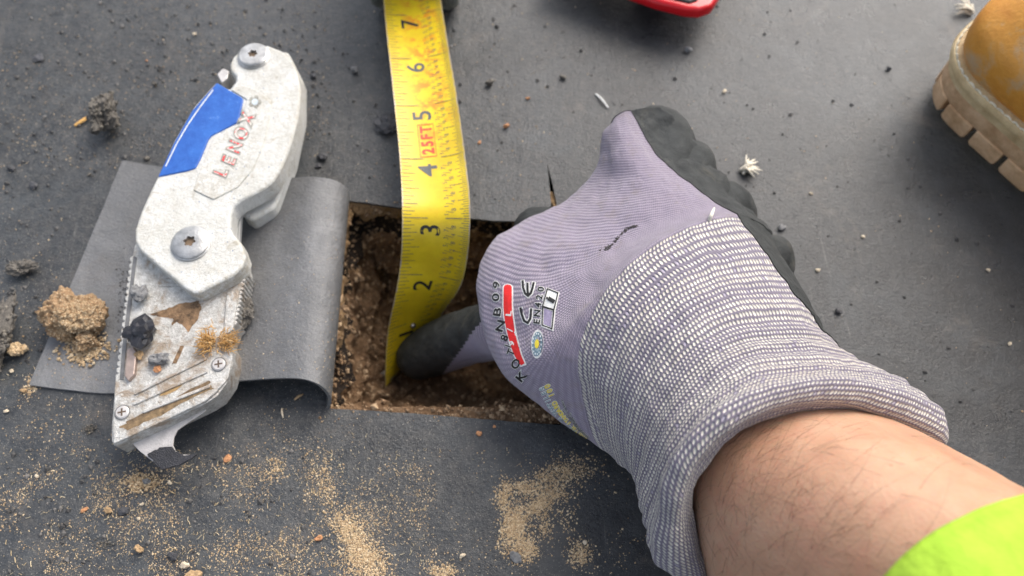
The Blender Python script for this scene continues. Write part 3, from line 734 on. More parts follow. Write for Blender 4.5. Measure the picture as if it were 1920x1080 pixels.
def knit_mat(name, kind):
    t = NT(name); uv = t.uv(); v = t.obj()
    s = t.n("ShaderNodeSeparateXYZ"); wob = t.noise(v, 1.1, 3); wv = t.math('MULTIPLY', t.math('SUBTRACT', wob, .5), .9)
    t.l(uv, s.inputs[0]); U = t.math('ADD', t.math('MULTIPLY', s.outputs[0], 1.0 if kind == 'cuff' else 1.35), wv); W_ = t.math('ADD', t.math('MULTIPLY', s.outputs[1], 1.0 if kind == 'cuff' else 1.25), wv)
    row = t.math('FLOOR', W_); odd = t.math('FRACT', t.math('MULTIPLY', row, .5))
    fu = t.math('FRACT', t.math('ADD', U, odd)); fv = t.math('FRACT', W_)
    cu = t.math('SUBTRACT', fu, .5); cv = t.math('SUBTRACT', fv, .5)
    # slightly slanted oval bead per stitch
    a = t.math('ADD', cu, t.math('MULTIPLY', cv, .35))
    d = t.math('SQRT', t.math('ADD', t.math('MULTIPLY', t.math('MULTIPLY', a, a), 1.0), t.math('MULTIPLY', t.math('MULTIPLY', cv, cv), 1.15)))
    bead = t.ramp(d, [(.14, 1.0), (.5, 0.0)], 'EASE')
    cell = t.n("ShaderNodeCombineXYZ"); t.l(t.math('FLOOR', t.math('ADD', U, odd)), cell.inputs[0]); t.l(row, cell.inputs[1])
    wn_ = t.n("ShaderNodeTexWhiteNoise"); wn_.noise_dimensions = '2D'; t.l(cell.outputs[0], wn_.inputs[0])
    rc = t.n("ShaderNodeTexWhiteNoise"); rc.noise_dimensions = '1D'; t.l(row, rc.inputs["W"])
    pur_lo, pur_hi = (.155, .128, .205), (.285, .245, .36)
    big = t.noise(v, .5, 4)
    if kind == 'cuff':
        # bands of rows: white beads big, then small between purple rows
        ph = t.math('FRACT', t.math('MULTIPLY', row, 1/7.0))
        size = t.ramp(ph, [(0, .43), (.45, .42), (.5, .32), (.95, .33)])
        edge = t.math('SUBTRACT', size, d)
        wh = t.ramp(t.math('ADD', t.math('MULTIPLY', edge, 3.6), .3), [(.25, 0.0), (.6, 1.0)])
        pick = t.math('LESS_THAN', wn_.outputs[0], .97)
        wh = t.math('MULTIPLY', wh, pick)
        base = t.mix(bead, (.17, .15, .19), (.42, .38, .455))
        wcol = t.mix(wn_.outputs[0], (.50, .47, .42), (.76, .72, .63))
        dirt = t.ramp(t.noise(v, .7, 4, .6), [(.5, 0.0), (.75, .45)])
        wcol = t.mix(dirt, wcol, (.58, .47, .36))
        c = t.mix(wh, base, wcol)
        nb = t.bump(bead, .9, .055); nb = t.bump(t.noise(v, 40, 3), .4, .01, nb)
        return t.done(c, .85, nb, spec=.2, Sheen_Weight=.25, Sheen_Roughness=.5)
    c = t.mix(bead, (.205, .175, .225), (.335, .29, .365))
    c = t.mix(t.math('MULTIPLY', wn_.outputs[0], .25), c, (.38, .33, .44))
    c = t.mix(t.ramp(big, [(.4, 0.0), (.7, .35)]), c, (.30, .25, .30))
    c = t.mix(t.ramp(t.noise(v, 1.6, 6, .7), [(.54, 0.0), (.72, .6)]), c, (.22, .18, .165))
    nb = t.bump(bead, .8, .035); nb = t.bump(t.noise(v, 40, 3), .4, .01, nb)
    return t.done(c, .85, nb, spec=.2, Sheen_Weight=.3, Sheen_Roughness=.5)
M_PUR = knit_mat("knit_purple", 'hand'); M_CUFF = knit_mat("knit_cuff", 'cuff')
def coat_mat():
    t = NT("nitrile_coating"); v = t.obj()
    c = t.ramp(t.noise(v, 1.6, 6, .7), [(.3, (.022, .025, .026)), (.6, (.048, .053, .053)), (.8, (.09, .09, .085))])
    dr = t.ramp(t.noise(v, .55, 7, .8, .8), [(.56, 0.0), (.70, .4)])
    c = t.mix(dr, c, (.24, .22, .17))
    vo = t.vor(v, 9, 'DISTANCE_TO_EDGE', 0)
    c = t.mix(t.ramp(t.noise(v, 14, 5, .8), [(.55, 0.0), (.75, .5)]), c, (.02, .02, .02))
    nb = t.bump(t.noise(v, 16, 5, .8), 1.0, .07); nb = t.bump(t.noise(v, 2.5, 4), .4, .2, nb)
    return t.done(c, .62, nb, spec=.4)
M_COAT = coat_mat()
person = empty("person")
glove = empty("glove"); glove.parent = person
def submesh(name, mask, mat, parent, off=0.0):
    Fc = []
    for i in range(nr_-1):
        for j in range(nc):
            if mask(ZR[i]+.5/NR, TH[j]+.5/NA, i, j): Fc.append((i*nc+j, i*nc+(j+1) % nc, (i+1)*nc+(j+1) % nc, (i+1)*nc+j))
    V = (G+NN*off).reshape(-1, 3); uv = UV.reshape(-1, 2).copy()
    used = sorted({a for f in Fc for a in f}); mp = {a: k for k, a in enumerate(used)}
    me_f = [[mp[a] for a in f] for f in Fc]
    o = mesh(name, V[used], me_f, mat, parent, uv=uv[used])
    # wrap-around column: fix uv
    ul = o.data.uv_layers[0].data
    for p in o.data.polygons:
        us = [ul[l].uv[0] for l in p.loop_indices]
        if max(us)-min(us) > Ncol/2:
            for l in p.loop_indices:
                if ul[l].uv[0] < Ncol/2: ul[l].uv[0] += Ncol
    return o
def seam(r, th):      # True where the black palm coating is
    if r > 13.25: return False
    k = 4.0 if r < 12 else 4.0+(r-12)*.5
    hi = 8.55 if r < 10 else 8.3-(r-10)*.25
    return k < th < hi
g_hand = submesh("knit_back", lambda r, th, i, j: r < 10 and not seam(r, th), M_PUR, glove)
g_cuff = submesh("cuff", lambda r, th, i, j: r >= 10 and not seam(r, th), M_CUFF, glove)
g_coat = submesh("palm_coating", lambda r, th, i, j: seam(r, th), M_COAT, glove, .03)
# knuckle cap
capc = G[0].mean(axis=0)+(G[0]-G[3]).mean(axis=0)*.1
V = [p for p in G[0]+NN[0]*.03]+[p for p in (G[0]*.6+capc*.4)]+[capc]
Fc = [(j, (j+1) % nc, nc+(j+1) % nc, nc+j) for j in range(nc)]+[(nc+j, nc+(j+1) % nc, 2*nc) for j in range(nc)]
mesh("knuckle_coating", V, Fc, M_COAT, glove)
# fingers: (u, v, depth, radius)
def finger(name, pts, mat, parent, na=28, n=10, amp=.05):
    V, Fc, st = sweep([atd(u, v, d) for u, v, d, r in pts], [p[3] for p in pts], na, n)
    c = V.mean(0); V = np.array([p+(amp*nz(p, 1.5, 3))*(p-c)/np.linalg.norm(p-c) for p in V])
    return V, Fc, st
FING = {
 "index_finger": [(1225,340,26.6,1.0),(1250,285,27.6,1.05),(1240,262,28.0,1.12),(1217,258,28.3,1.10),(1175,320,28.9,.98),(1140,390,28.6,.95),(1070,430,28.3,.92),(1005,430,28.3,.86)],
 "middle_finger": [(1262,390,26.6,.9),(1285,320,27.6,1.0),(1296,322,28.4,.95),(1290,400,28.8,.9),(1250,450,28.4,.85)],
 "ring_finger": [(1320,470,26.2,.85),(1345,392,27.2,.95),(1372,402,28.0,.92),(1360,470,28.2,.86),(1320,520,27.8,.82)],
 "little_finger": [(1380,560,25.6,.8),(1415,500,26.6,.85),(1442,482,27.2,.86),(1440,520,27.3,.82),(1390,580,26.9,.78)]}
for nme, pts in FING.items():
    V, Fc, st = finger(nme, pts, M_COAT, glove)
    mesh(nme, V, Fc, M_COAT, glove)
# thumb with its dipped tip
TP = [(786,668,31.0,.98),(815,655,30.5,1.08),(850,640,29.8,1.12),(905,624,28.6,1.10),(960,612,27.2,1.2),(1030,600,26.0,1.35),(1090,590,25.0,1.4)]
V, Fc, st = finger("thumb", TP, M_COAT, glove, 64, 14, .05)
uu, vv = proj(V)
blackf = []; purf = []
for f in Fc:
    cu = np.mean([uu[a] for a in f]); cv = np.mean([vv[a] for a in f])
    (purf if (cu > 838+(690-cv)*.72 and (cv > 597 or cu > 925)) or cu > 960 else blackf).append(f)
def cutmesh(name, V, Fc, mat, parent, uv=None, off=0):
    used = sorted({a for f in Fc for a in f}); mp = {a: k for k, a in enumerate(used)}
    return mesh(name, V[used], [[mp[a] for a in f] for f in Fc], mat, parent, uv=None if uv is None else uv[used])
thumb_uv = np.column_stack([st[:, 1]*66, st[:, 0]*62])
tb = cutmesh("thumb", V, purf, M_PUR, glove, thumb_uv)
cc = V.mean(0); Vb = V.copy()
cutmesh("thumb_coating", V, blackf, M_COAT, glove)

# the bare forearm runs on inside the glove
ARM = [
 ([(1180,700),(1190,640),(1240,580),(1310,530),(1380,520),(1420,560)], 23.6,22.4,24.6,1.0),
 ([(1225,850),(1225,760),(1280,670),(1370,610),(1470,610),(1520,660)], 22.6,20.9,23.4,1.4),
 ([(1290,985),(1280,870),(1330,775),(1420,715),(1530,700),(1615,742)], 21.3,19.3,22.0,1.8),
 ([(1335,1090),(1308,950),(1365,845),(1480,778),(1620,770),(1725,815)], 20.3,18.2,20.9,2.0),
 ([(1370,1190),(1345,1020),(1410,880),(1540,805),(1700,808),(1810,868)], 19.4,17.1,19.9,2.2),
 ([(1450,1330),(1430,1120),(1500,950),(1640,855),(1800,858),(1925,938)], 18.2,15.7,18.7,2.4),
 ([(1600,1500),(1590,1260),(1680,1070),(1830,960),(1990,965),(2100,1040)], 16.6,14.0,17.2,2.6),
 ([(1800,1700),(1790,1420),(1890,1230),(2040,1120),(2210,1130),(2320,1210)], 15.0,12.2,15.6,2.8),
]
A = ringloft(ARM, 14, 18); ar, ac = A.shape[:2]
t = NT("skin"); v = t.obj()
c = t.ramp(t.noise(v, .45, 5, .6), [(.3, (.40, .215, .135)), (.5, (.475, .275, .175)), (.7, (.54, .33, .22))])
c = t.mix(t.ramp(t.noise(v, 1.3, 6, .7, .5), [(.50, 0.0), (.72, .45)]), c, (.50, .22, .15))
sm = t.n("ShaderNodeMapping"); t.l(v, sm.inputs[0]); sm.inputs["Rotation"].default_value = (0, 0, .6); sm.inputs["Scale"].default_value = (.4, 2.2, 1)
c = t.mix(t.ramp(t.noise(sm.outputs[0], 1.6, 5, .7), [(.55, 0.0), (.75, .3)]), c, (.55, .25, .18))
fk = t.vor(v, .9, 'F1', 0); c = t.mix(t.math('MULTIPLY', t.math('LESS_THAN', fk, .05), .6), c, (.40, .17, .09))
vo = t.vor(v, 11, 'F1', 0)
nb = t.bump(t.noise(v, 12, 4, .6), .45, .02); nb = t.bump(vo, .4, .02, nb); nb = t.bump(t.noise(sm.outputs[0], 5, 4), .2, .03, nb)
M_SKIN = t.done(c, t.ramp(t.noise(v, 3, 4), [(.3, .42), (.7, .58)]), nb, spec=.4, Subsurface_Weight=.35, Subsurface_Scale=.004)
M_SKIN.node_tree.nodes  # keep
for i in range(ar):
    for j in range(ac): A[i, j] += .03*nz(A[i, j], .6, 3)
Fa = grid_faces(ar, ac); Va = A.reshape(-1, 3); Va = np.vstack([Va, A[0].mean(0)[None], A[-1].mean(0)[None]])
Fa += [((j+1) % ac, j, ar*ac) for j in range(ac)]+[((ar-1)*ac+j, (ar-1)*ac+(j+1) % ac, ar*ac+1) for j in range(ac)]
body = mesh("body", Va, Fa, M_SKIN, person)
# hi-vis sleeve
SL = [
 ([(1600,1490),(1585,1270),(1672,1092),(1835,973),(2000,950),(2130,1030)], 16.4,13.4,16.9,2.9),
 ([(1590,1480),(1575,1262),(1664,1082),(1830,962),(2002,940),(2140,1025)], 16.2,13.1,16.7,3.0),
 ([(1640,1540),(1620,1320),(1710,1130),(1870,1010),(2040,985),(2180,1070)], 15.8,12.7,16.3,3.2),
 ([(1800,1760),(1780,1470),(1880,1270),(2040,1150),(2230,1120),(2380,1220)], 14.4,11.2,15.0,3.4),
]
Sg = ringloft(SL, 16, 16); s1, s2 = Sg.shape[:2]
for i in range(s1):
    for j in range(s2): Sg[i, j] += .13*nz(Sg[i, j], .6, 3)*min(1, i/10)
t = NT("hi_vis_fabric"); v = t.obj(); c = t.ramp(t.noise(v, .7, 5), [(.3, (.32, .52, .04)), (.7, (.40, .60, .06))])
wv_ = t.n('ShaderNodeTexBrick'); t.l(v, wv_.inputs[0]); wv_.inputs['Scale'].default_value = 9; M_HV = t.done(c, .85, t.bump(t.vor(v, 16, 'F1', 0, .3), .4, .02, t.bump(t.noise(v, 1.2, 4), .5, .3)), spec=.2)
sl = mesh("sleeve", Sg.reshape(-1, 3), grid_faces(s1, s2), M_HV, person)
m = sl.modifiers.new("thick", 'SOLIDIFY'); m.thickness = .08*CM; m.offset = 0
# arm hair
bpy.context.view_layer.update()
bv = bvh_of([body])
def hairs():
    V = []; Fc = []
    def strand(P, r0):
        P = np.array(P); n = len(P); b = len(V)
        T = np.gradient(P, axis=0)
        for i in range(n):
            t_ = T[i]/np.linalg.norm(T[i]); a = np.cross(t_, [.1, .3, 1]); a /= np.linalg.norm(a); c = np.cross(t_, a); r = r0*(1-.8*i/(n-1))
            for k in range(3): th = k*2.094; V.append(P[i]+r*(math.cos(th)*a+math.sin(th)*c))
        for i in range(n-1):
            for k in range(3): Fc.append((b+i*3+k, b+i*3+(k+1) % 3, b+(i+1)*3+(k+1) % 3, b+(i+1)*3+k))
    cnt = 0
    while cnt < 300:
        u = random.uniform(1290, 1900); v = random.uniform(770, 1079)
        dens = math.exp(-((v-(930+.05*(u-1300)))/170)**2)*math.exp(-((u-1340)/260)**2)+.25*math.exp(-((u-1420)/120)**2-((v-790)/40)**2)
        if random.random() > dens: continue
        p, nrm = hit(bv, u, v)
        if p is None: continue
        if nrm@ray(u, v) > 0: nrm = -nrm
        # hairs sweep towards the little-finger side and down the arm
        base = atd(u+60, v-18, np.dot(p-CAMP, FWD))-p if random.random() < .75 else atd(u-30, v+40, np.dot(p-CAMP, FWD))-p
        base += np.array([random.gauss(0, .35), random.gauss(0, .35), 0]); base -= nrm*(base@nrm); base /= np.linalg.norm(base)
        L = random.uniform(.4, 1.5); side = np.cross(base, nrm)*random.uniform(-.5, .5)
        P = [p-nrm*.01+base*L*f+nrm*(.10*math.sin(f*2.6)+.02)*L+side*L*f*f for f in np.linspace(0, 1, 7)]
        strand(P, random.uniform(.002, .0042)); cnt += 1
    t = NT("hair"); hm = t.done((.07, .035, .02), .5)
    o = mesh("arm_hair", V, Fc, hm, person); o["kind"] = "stuff"
hairs()
# ---- prints on the back of the glove
bg_ = bvh_of([g_hand, g_cuff])
def pmat(n_, c, r=.6): return plain(n_, c, r, 0, .12, 6, .5)
MP = {"w": pmat("print_white", (.80, .79, .75)), "k": pmat("print_ink", (.012, .012, .013)), "r": pmat("print_red_ink", (.80, .02, .02)), "u": pmat("print_ground", (.30, .255, .37)),
      "b": pmat("print_greyblue", (.20, .30, .35)), "p": pmat("print_pale", (.72, .76, .77)), "y": pmat("print_yellow", (.80, .62, .05))}
def element(name, layers):
    """one printed mark: several inks, one mesh laid on the knit"""
    V = []; Fc = []; mi = []; mats = []
    for li, (key, fl) in enumerate(layers):
        lift = .010+.011*li; b = len(V); ok = []
        for (u, v) in fl.V:
            p, nrm = hit(bg_, u, v)
            if p is None: V.append((0, 0, 0)); ok.append(False); continue
            V.append(p+(nrm if nrm@ray(u, v) < 0 else -nrm)*lift); ok.append(True)
        if MP[key] not in mats: mats.append(MP[key])
        for f in fl.F:
            if all(ok[i] for i in f): Fc.append([i+b for i in f]); mi.append(mats.index(MP[key]))
    o = mesh(name, V, Fc, mats[0], glove, smooth=False)
    for m_ in mats[1:]: o.data.materials.append(m_)
    o.data.polygons.foreach_set("material_index", mi)
def z1(x, y): return (890+x/5.144, 510+y/5.143)
def z2(x, y): return (960+x/4.5, 610+y/4.5)
def gtext(ch, P, h, w_, ang, layers):      # h, w_ in photo pixels of a capital letter
    xd = np.array([math.cos(ang), -math.sin(ang)]); yd = np.array([-math.sin(ang), -math.cos(ang)])
    for fl, off in layers: fl.text(ch, P, xd*w_/.62, yd*h/.70, off)
# size code along the edge
cw, ck = Flat(), Flat()
for ch, x, y, w_, h, dg in [("K", 452, 1005, 17, 15, 50), ("O", 400, 885, 15, 14, 62), ("T", 352, 775, 11, 13, 66), ("1", 325, 715, 10, 13, 69), ("8", 290, 635, 14, 13, 70), ("N", 250, 520, 19, 13.5, 75), ("B", 222, 385, 19, 13.5, 81), ("0", 206, 245, 19, 13, 89), ("9", 212, 125, 17, 12, 94)]:
    gtext(ch, z1(x, y), h, w_, math.radians(dg), ((cw, .075), (ck, .028)))
element("size_code", [("w", cw), ("k", ck)])
# red pill with 9/L
pl = [z1(322, 150), z1(322, 230), z1(322, 330), z1(330, 430), z1(350, 550), z1(380, 680), z1(420, 800), z1(468, 890)]
plc = cr(pl, 5); wd = np.interp(np.linspace(0, 1, len(plc)), [0, .5, .8, 1], [78, 80, 66, 40])/5.14
def band(fl, C, W_):
    T_ = np.gradient(C, axis=0); T_ /= np.linalg.norm(T_, axis=1)[:, None]; Nn = np.column_stack([-T_[:, 1], T_[:, 0]])
    V = np.vstack([C+Nn*W_[:, None]/2, C, C-Nn*W_[:, None]/2]); n = len(C)
    fl.add(V, [[i, i+1, n+i+1, n+i] for i in range(n-1)]+[[n+i, n+i+1, 2*n+i+1, 2*n+i] for i in range(n-1)])
    fl.disc(C[0], Nn[0]*W_[0]/2, T_[0]*W_[0]*.35, 16)
bw, br, bt = Flat(), Flat(), Flat()
band(bw, np.vstack([plc, plc[-1:]+np.array([[1, 3]])]), np.append(wd+5, wd[-1]+4)); band(br, plc, wd)
gtext("9", z1(365, 690), 9, 10, math.radians(70), ((bt, .03),)); gtext("/", z1(345, 560), 11, 9, math.radians(76), ((bt, .03),)); gtext("L", z1(334, 400), 10, 13, math.radians(84), ((bt, .03),))
element("size_bar", [("w", bw), ("r", br), ("w", bt)])
ew, ek = Flat(), Flat()
for fl, wv in ((ew, 8.0), (ek, 4.2)):
    fl.line([z1(*p) for p in [(446, 350), (458, 410), (480, 470), (515, 492), (540, 450), (545, 400), (548, 358)]], wv)
    fl.line([z1(*p) for p in [(466, 88), (470, 150), (490, 210), (518, 232), (545, 205), (560, 160), (572, 108)]], wv); fl.line([z1(*p) for p in [(512, 112), (514, 170), (518, 232)]], wv)
element("conformity_mark", [("w", ew), ("k", ek)])
nw_, nk_ = Flat(), Flat()
for ch, x, y in zip("EN420", (603, 606, 614, 626, 640), (478, 398, 320, 245, 168)): gtext(ch, z1(x, y), 11.5, 11.5, math.radians(83), ((nw_, .09), (nk_, .03)))
element("standard_number", [("w", nw_), ("k", nk_)])
kw, ku, kk = Flat(), Flat(), Flat()
kw.bil([z1(*p) for p in [(695, 148), (822, 198), (782, 372), (648, 330)]]); kw.bil([z1(*p) for p in [(648, 330), (782, 372), (762, 572), (640, 528)]])
ku.bil([z1(*p) for p in [(672, 352), (752, 382), (738, 532), (668, 502)]])
kk.line([z1(*p) for p in [(705, 165), (805, 205), (768, 370), (750, 552), (655, 515), (660, 330), (705, 165)]], 2.2); kk.line([z1(658, 335), z1(768, 370)], 3.4)
kk.line([z1(722, 262), z1(762, 286)], 7.5); kk.disc(z1(702, 254), (2.0, 0), (0, 2.2), 10)
element("booklet_symbol", [("w", kw), ("u", ku), ("k", kk)])
s1_, s2_, s3_, s4_ = Flat(), Flat(), Flat(), Flat()
s1_.disc(z2(216, 158), (11.5, 2), (-2, 27), 26); s2_.disc(z2(216, 158), (9.6, 1.6), (-1.6, 22.5), 26)
for k in range(14): a = k/14*6.283; s3_.disc(np.array(z2(216, 158))+np.array([9.3*math.cos(a)-1.6*math.sin(a), 1.6*math.cos(a)+22*math.sin(a)])*.86, (1.1, 0), (0, 2.0), 8)
for k in range(12): a = k/12*6.283; s3_.line([np.array(z2(217, 158))+np.array([4*math.cos(a), 9*math.sin(a)])*q for q in (1.05, 1.5)], .6)
s4_.disc(z2(217, 158), (4, 1), (-1, 8.5), 16)
element("flower_seal", [("w", s1_), ("b", s2_), ("p", s3_), ("y", s4_)])
# columns of lettering that follow the edge of the hand
pan = [[(180, 268), (242, 288), (288, 300), (368, 352)], [(200, 400), (262, 440), (305, 440), (388, 450)], [(262, 560), (320, 570), (358, 560), (425, 560)], [(325, 690), (372, 690), (412, 680), (468, 680)], [(412, 790), (448, 790), (482, 780), (512, 775)], [(508, 878), (528, 872), (550, 868), (568, 862)], [(610, 962), (622, 956), (648, 955), (660, 950)]]
pp = np.array([[z2(*q) for q in r] for r in pan])
def column(txt, k0, k1, h, step, layers, start=0.0):
    C = cr(pp[:, int(k0)]*(1-k1)+pp[:, int(k0)+1]*k1 if k0 < 3 else pp[:, 3], 20); L = np.concatenate([[0], np.cumsum(np.linalg.norm(np.diff(C, axis=0), axis=1))])
    # reading direction runs up the sheet: first character lowest
    s_ = L[-1]*.985-start
    for ch in txt:
        if s_ < 2: break
        i = min(max(np.searchsorted(L, s_), 1), len(C)-1); p = C[i]; d = C[i-1]-C[i]; d = d/np.linalg.norm(d); k = 1.12-.78*(s_/L[-1])
        yd = np.array([d[1], -d[0]])
        for fl, off in layers: fl.text(ch, p, d*step*.95*k/.62, yd*h*k/.70, off)
        s_ -= step*k*1.12
a1, a2, a3 = Flat(), Flat(), Flat()
column("CONFIDENCE IN TEXTILES", 0, 0.15, 12, 9.4, ((a1, .10), (a2, .02)))
element("pale_lettering", [("w", a1), ("b", a2)])
a1, a3 = Flat(), Flat()
column("OEKO TEX STANDARD 100", 1, .15, 12, 9.6, ((a1, .09), (a3, .035)))
element("yellow_lettering", [("w", a1), ("y", a3)])
a1, a3 = Flat(), Flat()
for q, tx in ((.15, "TESTED FOR HARMFUL SUBSTANCES INSTITUTE"), (.55, "INSTITUTE HTTI TESTED FOR HARMFUL SUBSTANCES"), (.95, "TESTED FOR HARMFUL SUBSTANCES 140")): column(tx, 2, q, 4.0, 3.4, ((a1, .12), (a3, .03)))
element("fine_lettering", [("w", a1), ("k", a3)])
# dirt streak stuck on the knit and a white thread end
V = []; Fc = []
for k in range(90):
    f = random.random(); u = 1128+66*f+random.gauss(0, 2); v = 470-50*f+4*math.sin(f*7)+random.gauss(0, 2.2*(1.3-f))
    p, nrm = hit(bg_, u, v)
    if p is None: continue
    q, fq = ICO[1]; b = len(V); r = random.uniform(.015, .045)
    V += list(p+q*r*np.array([1, 1, .6])); Fc += [[a+b for a in f2] for f2 in fq]
mesh("dirt_streak", V, Fc, plain("streak_dirt", (.035, .03, .03), .8), glove)
ps = []
for u, v, l in ((1330, 413, .02), (1334, 408, .14), (1338, 403, .22)):
    p, nrm = hit(bg_, u, v); nrm = nrm if nrm@ray(u, v) < 0 else -nrm; ps.append(p+nrm*l)
V, Fc, _ = sweep(ps, [.05, .055, .035], 10, 4); mesh("thread_end", V, Fc, plain("thread", (.72, .68, .58), .8), glove)
set_base(person, at(1300, 700, 0)); glove.matrix_parent_inverse = person.matrix_parent_inverse if False else Matrix.Translation(-person.location)
tag(person, "bare forearm in lavender work glove, thumb reaching into the hole, lime sleeve at the corner", "person")
glove["label"] = "lavender knit work glove with black coated palm and white flecked cuff"

# ------------------------------------------------------------------ BOOT
def boot():
    root = empty("work_boot")
    # plan outline in boot frame: x to the right of the toe axis, y forward
    ang = math.radians(32)          # axis leans to the left of straight ahead
    O = np.array(at(1752, 158, 1.0)[:2])
    ax = np.array([-math.sin(ang), math.cos(ang)]); ay = np.array([math.cos(ang), math.sin(ang)]); O = O+ax*.55-ay*.6
    # local: a along forward, b to the right ; left side of sole at b=0
    base = [(-24, 1.6), (-20, .7), (-14, .75), (-8, .12), (-4, .0), (-2, -.02), (-.95, .35), (-.25, 1.15), (.1, 2.5), (.2, 4.1), (.05, 5.6), (-.4, 7.1), (-1.4, 8.6), (-3, 9.8), (-5, 10.7), (-10, 10.0), (-15, 8.8), (-20, 8.9), (-24.5, 8.0), (-26, 4.8)]
    out = cr(base, 8, True)
    cen_ = np.array([-8, 5.3])
    def W(a, b, z): p = O+ax*a+ay*b; return (p[0], p[1], z*.84)
    def offset(o_, d):
        T = np.roll(o_, -1, 0)-np.roll(o_, 1, 0); T /= np.linalg.norm(T, axis=1)[:, None]; N_ = np.column_stack([T[:, 1], -T[:, 0]])
        if ((o_-cen_)*N_).sum() < 0: N_ = -N_
        return o_+N_*d
    def loft(name, secs, mat, caps=True, fn=None):
        V = []; n = len(out)
        for d, z in secs:
            o2 = offset(out, d)
            for k, (a, b) in enumerate(o2): V.append(W(a, b, z+toe(a)+(fn(k, a, b, z) if fn else 0)))
        Fc = [(i*n+k, i*n+(k+1) % n, (i+1)*n+(k+1) % n, (i+1)*n+k) for i in range(len(secs)-1) for k in range(n)]
        if caps: Fc += [tuple(range(n))[::-1], tuple(range((len(secs)-1)*n, len(secs)*n))]
        return mesh(name, V, Fc, mat, root, sharp=45)
    def toe(a): return .45+.30*max(0, (a+6)/8)**2        # toe spring
    t = NT("boot_sole"); v = t.obj(); c = t.ramp(t.noise(v, 1.2, 7, .7), [(.3, (.50, .29, .14)), (.6, (.78, .52, .30)), (.8, (.80, .62, .42))])
    msole = t.done(c, .75, t.bump(t.noise(v, 6, 5), .6, .08))
    t = NT("boot_welt"); v = t.obj(); c = t.ramp(t.noise(v, 1.6, 7, .7), [(.3, (.48, .34, .17)), (.6, (.70, .54, .30)), (.8, (.76, .64, .44))])
    mwelt = t.done(c, .65, t.bump(t.noise(v, 5, 5), .5, .08))
    t = NT("boot_leather"); v = t.obj(); c = t.ramp(t.noise(v, .5, 7, .65, .5), [(.3, (.56, .22, .03)), (.52, (.68, .31, .05)), (.64, (.56, .36, .18)), (.78, (.46, .40, .34))])
    c = t.mix(t.ramp(t.noise(v, 2.5, 7, .8), [(.55, 0.0), (.75, .4)]), c, (.22, .10, .03))
    mlea = t.done(c, .5, t.bump(t.noise(v, 7, 6), .5, .05), spec=.4)
    sole = loft("sole", [(-.5, .95), (-.1, .95), (-.02, 1.1), (-.02, 1.9)], msole)
    # lugs round the edge
    n = len(out); per = np.concatenate([[0], np.cumsum(np.linalg.norm(np.diff(out, axis=0), axis=1))])
    def at_len(s, d): 
        a = np.interp(s, per, out[:, 0]); b = np.interp(s, per, out[:, 1]); o2 = offset(out, d)
        return np.interp(s, per, o2[:, 0]), np.interp(s, per, o2[:, 1])
    s = 4.0; s_end = per[-1]-4
    while s < 26 or (s < 60 and False):
        L = 1.4
        if s+L > s_end: break
        V = []
        for z in (.0, .2, 1.0):
            dd = {0: -.1, .2: -.03, 1.0: -.02}[z]
            for f in np.linspace(.02 if z > 0 else .1, .98 if z > 0 else .9, 5):
                a, b = at_len(s+L*f, dd); V.append(W(a, b, z+toe(a)))
            for f in np.linspace(.9, .1, 5):
                a, b = at_len(s+L*f, -1.3); V.append(W(a, b, z+toe(a)))
        k = 10; Fc = [(i*k+j, i*k+(j+1) % k, (i+1)*k+(j+1) % k, (i+1)*k+j) for i in range(2) for j in range(k)]+[tuple(range(k))[::-1], tuple(range(2*k, 3*k))]
        o = mesh("lug", V, Fc, msole, sole, sharp=30)
        mm = o.modifiers.new("b", 'BEVEL'); mm.width = .06*CM; mm.segments = 2; mm.limit_method = 'ANGLE'
        s += L+.16
    loft("midsole", [(.0, 1.9), (.08, 1.95), (.08, 2.35), (.0, 2.4)], mwelt)
    loft("welt", [(-.1, 2.4), (.24, 2.42), (.28, 2.6), (.22, 2.78), (.0, 2.84), (-.5, 2.86)], mwelt)
    # stitching round the welt
    V = []; Fc = []
    o2 = offset(out, .14); pr2 = np.concatenate([[0], np.cumsum(np.linalg.norm(np.diff(o2, axis=0), axis=1))]); s = 2
    while s < 34:
        a0, b0 = np.interp(s, pr2, o2[:, 0]), np.interp(s, pr2, o2[:, 1]); a1, b1 = np.interp(s+.26, pr2, o2[:, 0]), np.interp(s+.26, pr2, o2[:, 1])
        v_, f_, _ = sweep([W(a0, b0, 2.80+toe(a0)), W((a0+a1)/2, (b0+b1)/2, 2.86+toe(a0)), W(a1, b1, 2.80+toe(a1))], [.045]*3, 6, 2); q = len(V); V += list(v_); Fc += [[x+q for x in f] for f in f_]
        s += .36
    mesh("welt_stitching", V, Fc, plain("thread_cream", (.72, .66, .5), .8), root)
    # upper: bulbous toe cap rising to the instep, closing on a ridge
    V = []; prof_ = [(.03, 2.82), (-.005, 3.2), (-.025, 3.9), (-.01, 4.7), (.09, 5.5), (.18, 6.1), (.32, 6.6), (.5, 6.9), (.75, 7.05), (1.0, 7.1)]
    pf = cr(prof_, 4)
    for f, z in pf:
        for a, b in out:
            sa = min(max(a, -22), -3.8); a2, b2 = a*(1-f)+sa*f, b*(1-f)+5.3*f
            k = max(0, min(1, (z-2.86)/3.4)); V.append(W(a2, b2, z+toe(a2)+k*max(0, -(a2+3.5))*.42+.05*nz((a2*.5, b2*.5, z*.5))))
    Fc = [(i*n+k, i*n+(k+1) % n, (i+1)*n+(k+1) % n, (i+1)*n+k) for i in range(len(pf)-1) for k in range(n)]
    up = mesh("upper", V, Fc, mlea, root)
    V, Fc, _ = sweep([W(-13, 5.2, 6), W(-16, 5.2, 11), W(-17, 5.2, 17)], [4.6, 4.9, 5.3], 32, 8); mesh("unseen_shaft", V, Fc, mlea, root)  # upper boot out of view, added to shade the right side of the membrane
    set_base(root, W(-5, 5, 0))
